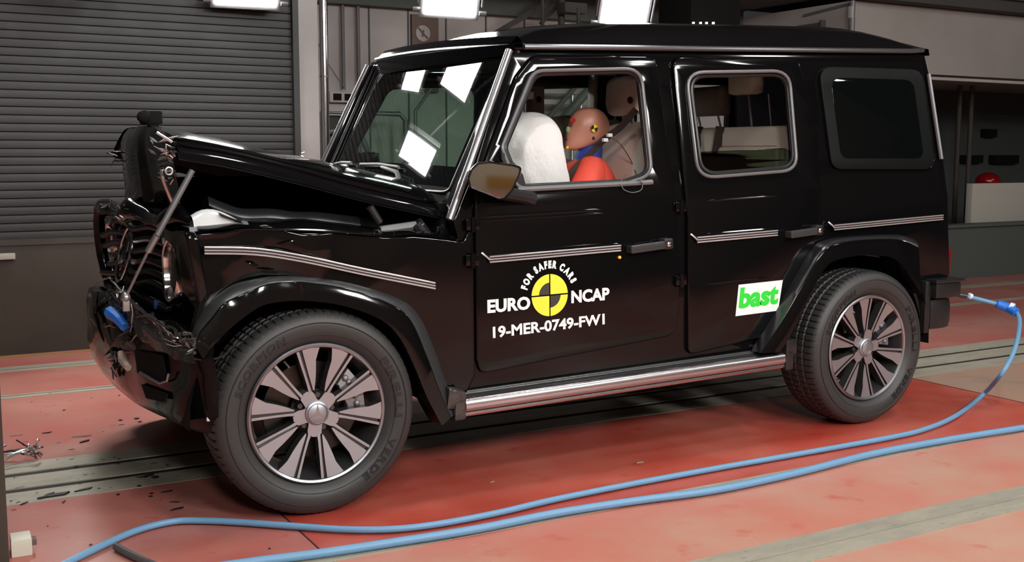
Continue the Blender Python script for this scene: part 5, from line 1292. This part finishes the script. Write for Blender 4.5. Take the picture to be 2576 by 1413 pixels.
# wreckage heap at the left edge
rr = random.Random(5); p0 = PZ(40, 1168)
t = empty('wire_wreckage', p0, 'heap of bent bright metal strips on the floor at the left edge', 'scrap heap')
for i in range(22):
    a = rr.uniform(0, PI); c_ = p0+Vector((rr.uniform(-.12, .10), rr.uniform(-.06, .10), rr.uniform(.01, .07))); L_ = rr.uniform(.03, .09)
    d_ = Vector((math.cos(a)*L_, math.sin(a)*.5*L_, rr.uniform(-.015, .02)))
    c_.z = max(c_.z, abs(d_.z)+.008)
    MB().tube(catmull([c_-d_, c_+Vector((0, 0, rr.uniform(0, .02))), c_+d_], 3), rr.choice((.003, .004, .006)), 6).done('bent_strip', rr.choice(('chrome', 'steel', 'torn')), t)
# splinters: three sources, copied
def splinter(kind, seed, mt):
    q = random.Random(seed); b = MB()
    if kind == 0: pts = [(-.5, -.10), (-.1, .12), (.5, .04), (.3, -.12), (-.2, -.08)]
    elif kind == 1: pts = [(-.5, -.03), (.0, .05), (.5, .02), (.1, -.04)]
    else: pts = [(-.3, -.3), (-.2, .28), (.1, .35), (.34, .1), (.2, -.3)]
    b.prism(pts, 0, .10, lambda u, v, d: (u, v, d)); b.noise(.05, 3, seed); 
    for v_ in b.bm.verts: v_.co.z = max(0, v_.co.z)
    return b
src = []
for k_, (nm_, mt) in enumerate((('plastic_splinter', 'plastic'), ('metal_strip', 'steel'), ('plastic_fragment', 'plastic'), ('lamp_fragment', 'panel_white'))):
    o = splinter(k_ % 3, k_+1, mt).done(nm_, mt); src.append(o); C.objects.unlink(o) if False else None
used = [False]*4
GL = ['dark plastic splinter among the debris on the floor near the wrecked front', 'thin bright metal strip among the debris on the floor at the left', 'chunky black fragment among the debris on the floor near the wrecked front', 'pale lamp fragment among the debris on the floor at the left']
GG = ['dark splinters on the floor', 'bright metal strips on the floor', 'black fragments on the floor', 'pale lamp fragments on the floor']
GC = ['splinter', 'metal strip', 'fragment', 'fragment']
def scatter(k_, px, py, size, ang):
    o = src[k_] if not used[k_] else src[k_].copy()
    if used[k_]: C.objects.link(o)
    used[k_] = True; p = PZ(px, py, .002); o.location = p; o.rotation_euler = (0, 0, ang); o.scale = (size, size, size*.6)
    tag(o, GL[k_], GC[k_], GG[k_])
DEB = [(0, 118, 1088, .05, .1), (1, 40, 1096, .06, 0), (1, 205, 1098, .09, -.1), (0, 212, 1110, .07, .6), (2, 87, 1121, .025, 0), (2, 303, 1056, .03, 1.2), (2, 344, 1052, .04, .3), (2, 352, 1060, .03, 1), (0, 305, 1068, .03, 0),
       (1, 102, 1035, .03, 1.0), (2, 161, 1031, .025, 0), (0, 147, 1113, .02, 0), (3, 222, 1126, .02, 0), (3, 30, 1080, .015, 0), (2, 288, 1150, .02, 0), (0, 135, 1247, .13, .15), (0, 125, 1242, .05, .5), (0, 210, 1232, .08, .3), (2, 190, 1235, .02, 0),
       (0, 370, 1197, .07, .3), (2, 390, 1200, .05, .4), (0, 358, 1200, .05, -.4), (2, 350, 1222, .03, 0), (0, 388, 1165, .03, 0), (0, 92, 1240, .02, 1), (2, 28, 1260, .02, .2), (3, 40, 1258, .02, .2), (0, 60, 1266, .05, .7), (0, 160, 1262, .04, 1.2), (2, 297, 1243, .025, 0),
       (0, 420, 1236, .05, .1), (2, 228, 1369, .02, 0), (0, 34, 1282, .02, 0), (1, 50, 1226, .04, .3), (0, 410, 1178, .02, 0), (2, 120, 1322, .012, 0), (3, 1238, 1212, .03, .4), (3, 1610, 1163, .04, 0), (2, 678, 1379, .015, 0), (0, 440, 1262, .04, -.5),
       (2, 300, 994, .02, 0), (0, 126, 989, .02, 0), (2, 296, 961, .015, 1), (3, 104, 905, .01, 0), (0, 445, 1280, .06, .2), (2, 80, 1010, .015, 0), (0, 230, 1000, .02, .4), (1, 60, 1112, .04, .2), (0, 180, 1130, .03, .1), (2, 260, 1085, .012, 0)]
for d_ in DEB: scatter(*d_)
rr = random.Random(9)
for i in range(34):
    px = rr.uniform(30, 470); py = rr.uniform(1150, 1260) if px > 90 else rr.uniform(1185, 1275)
    scatter(rr.choice((0, 2, 2, 0, 1)), px, py, rr.uniform(.008, .028), rr.uniform(0, 3))
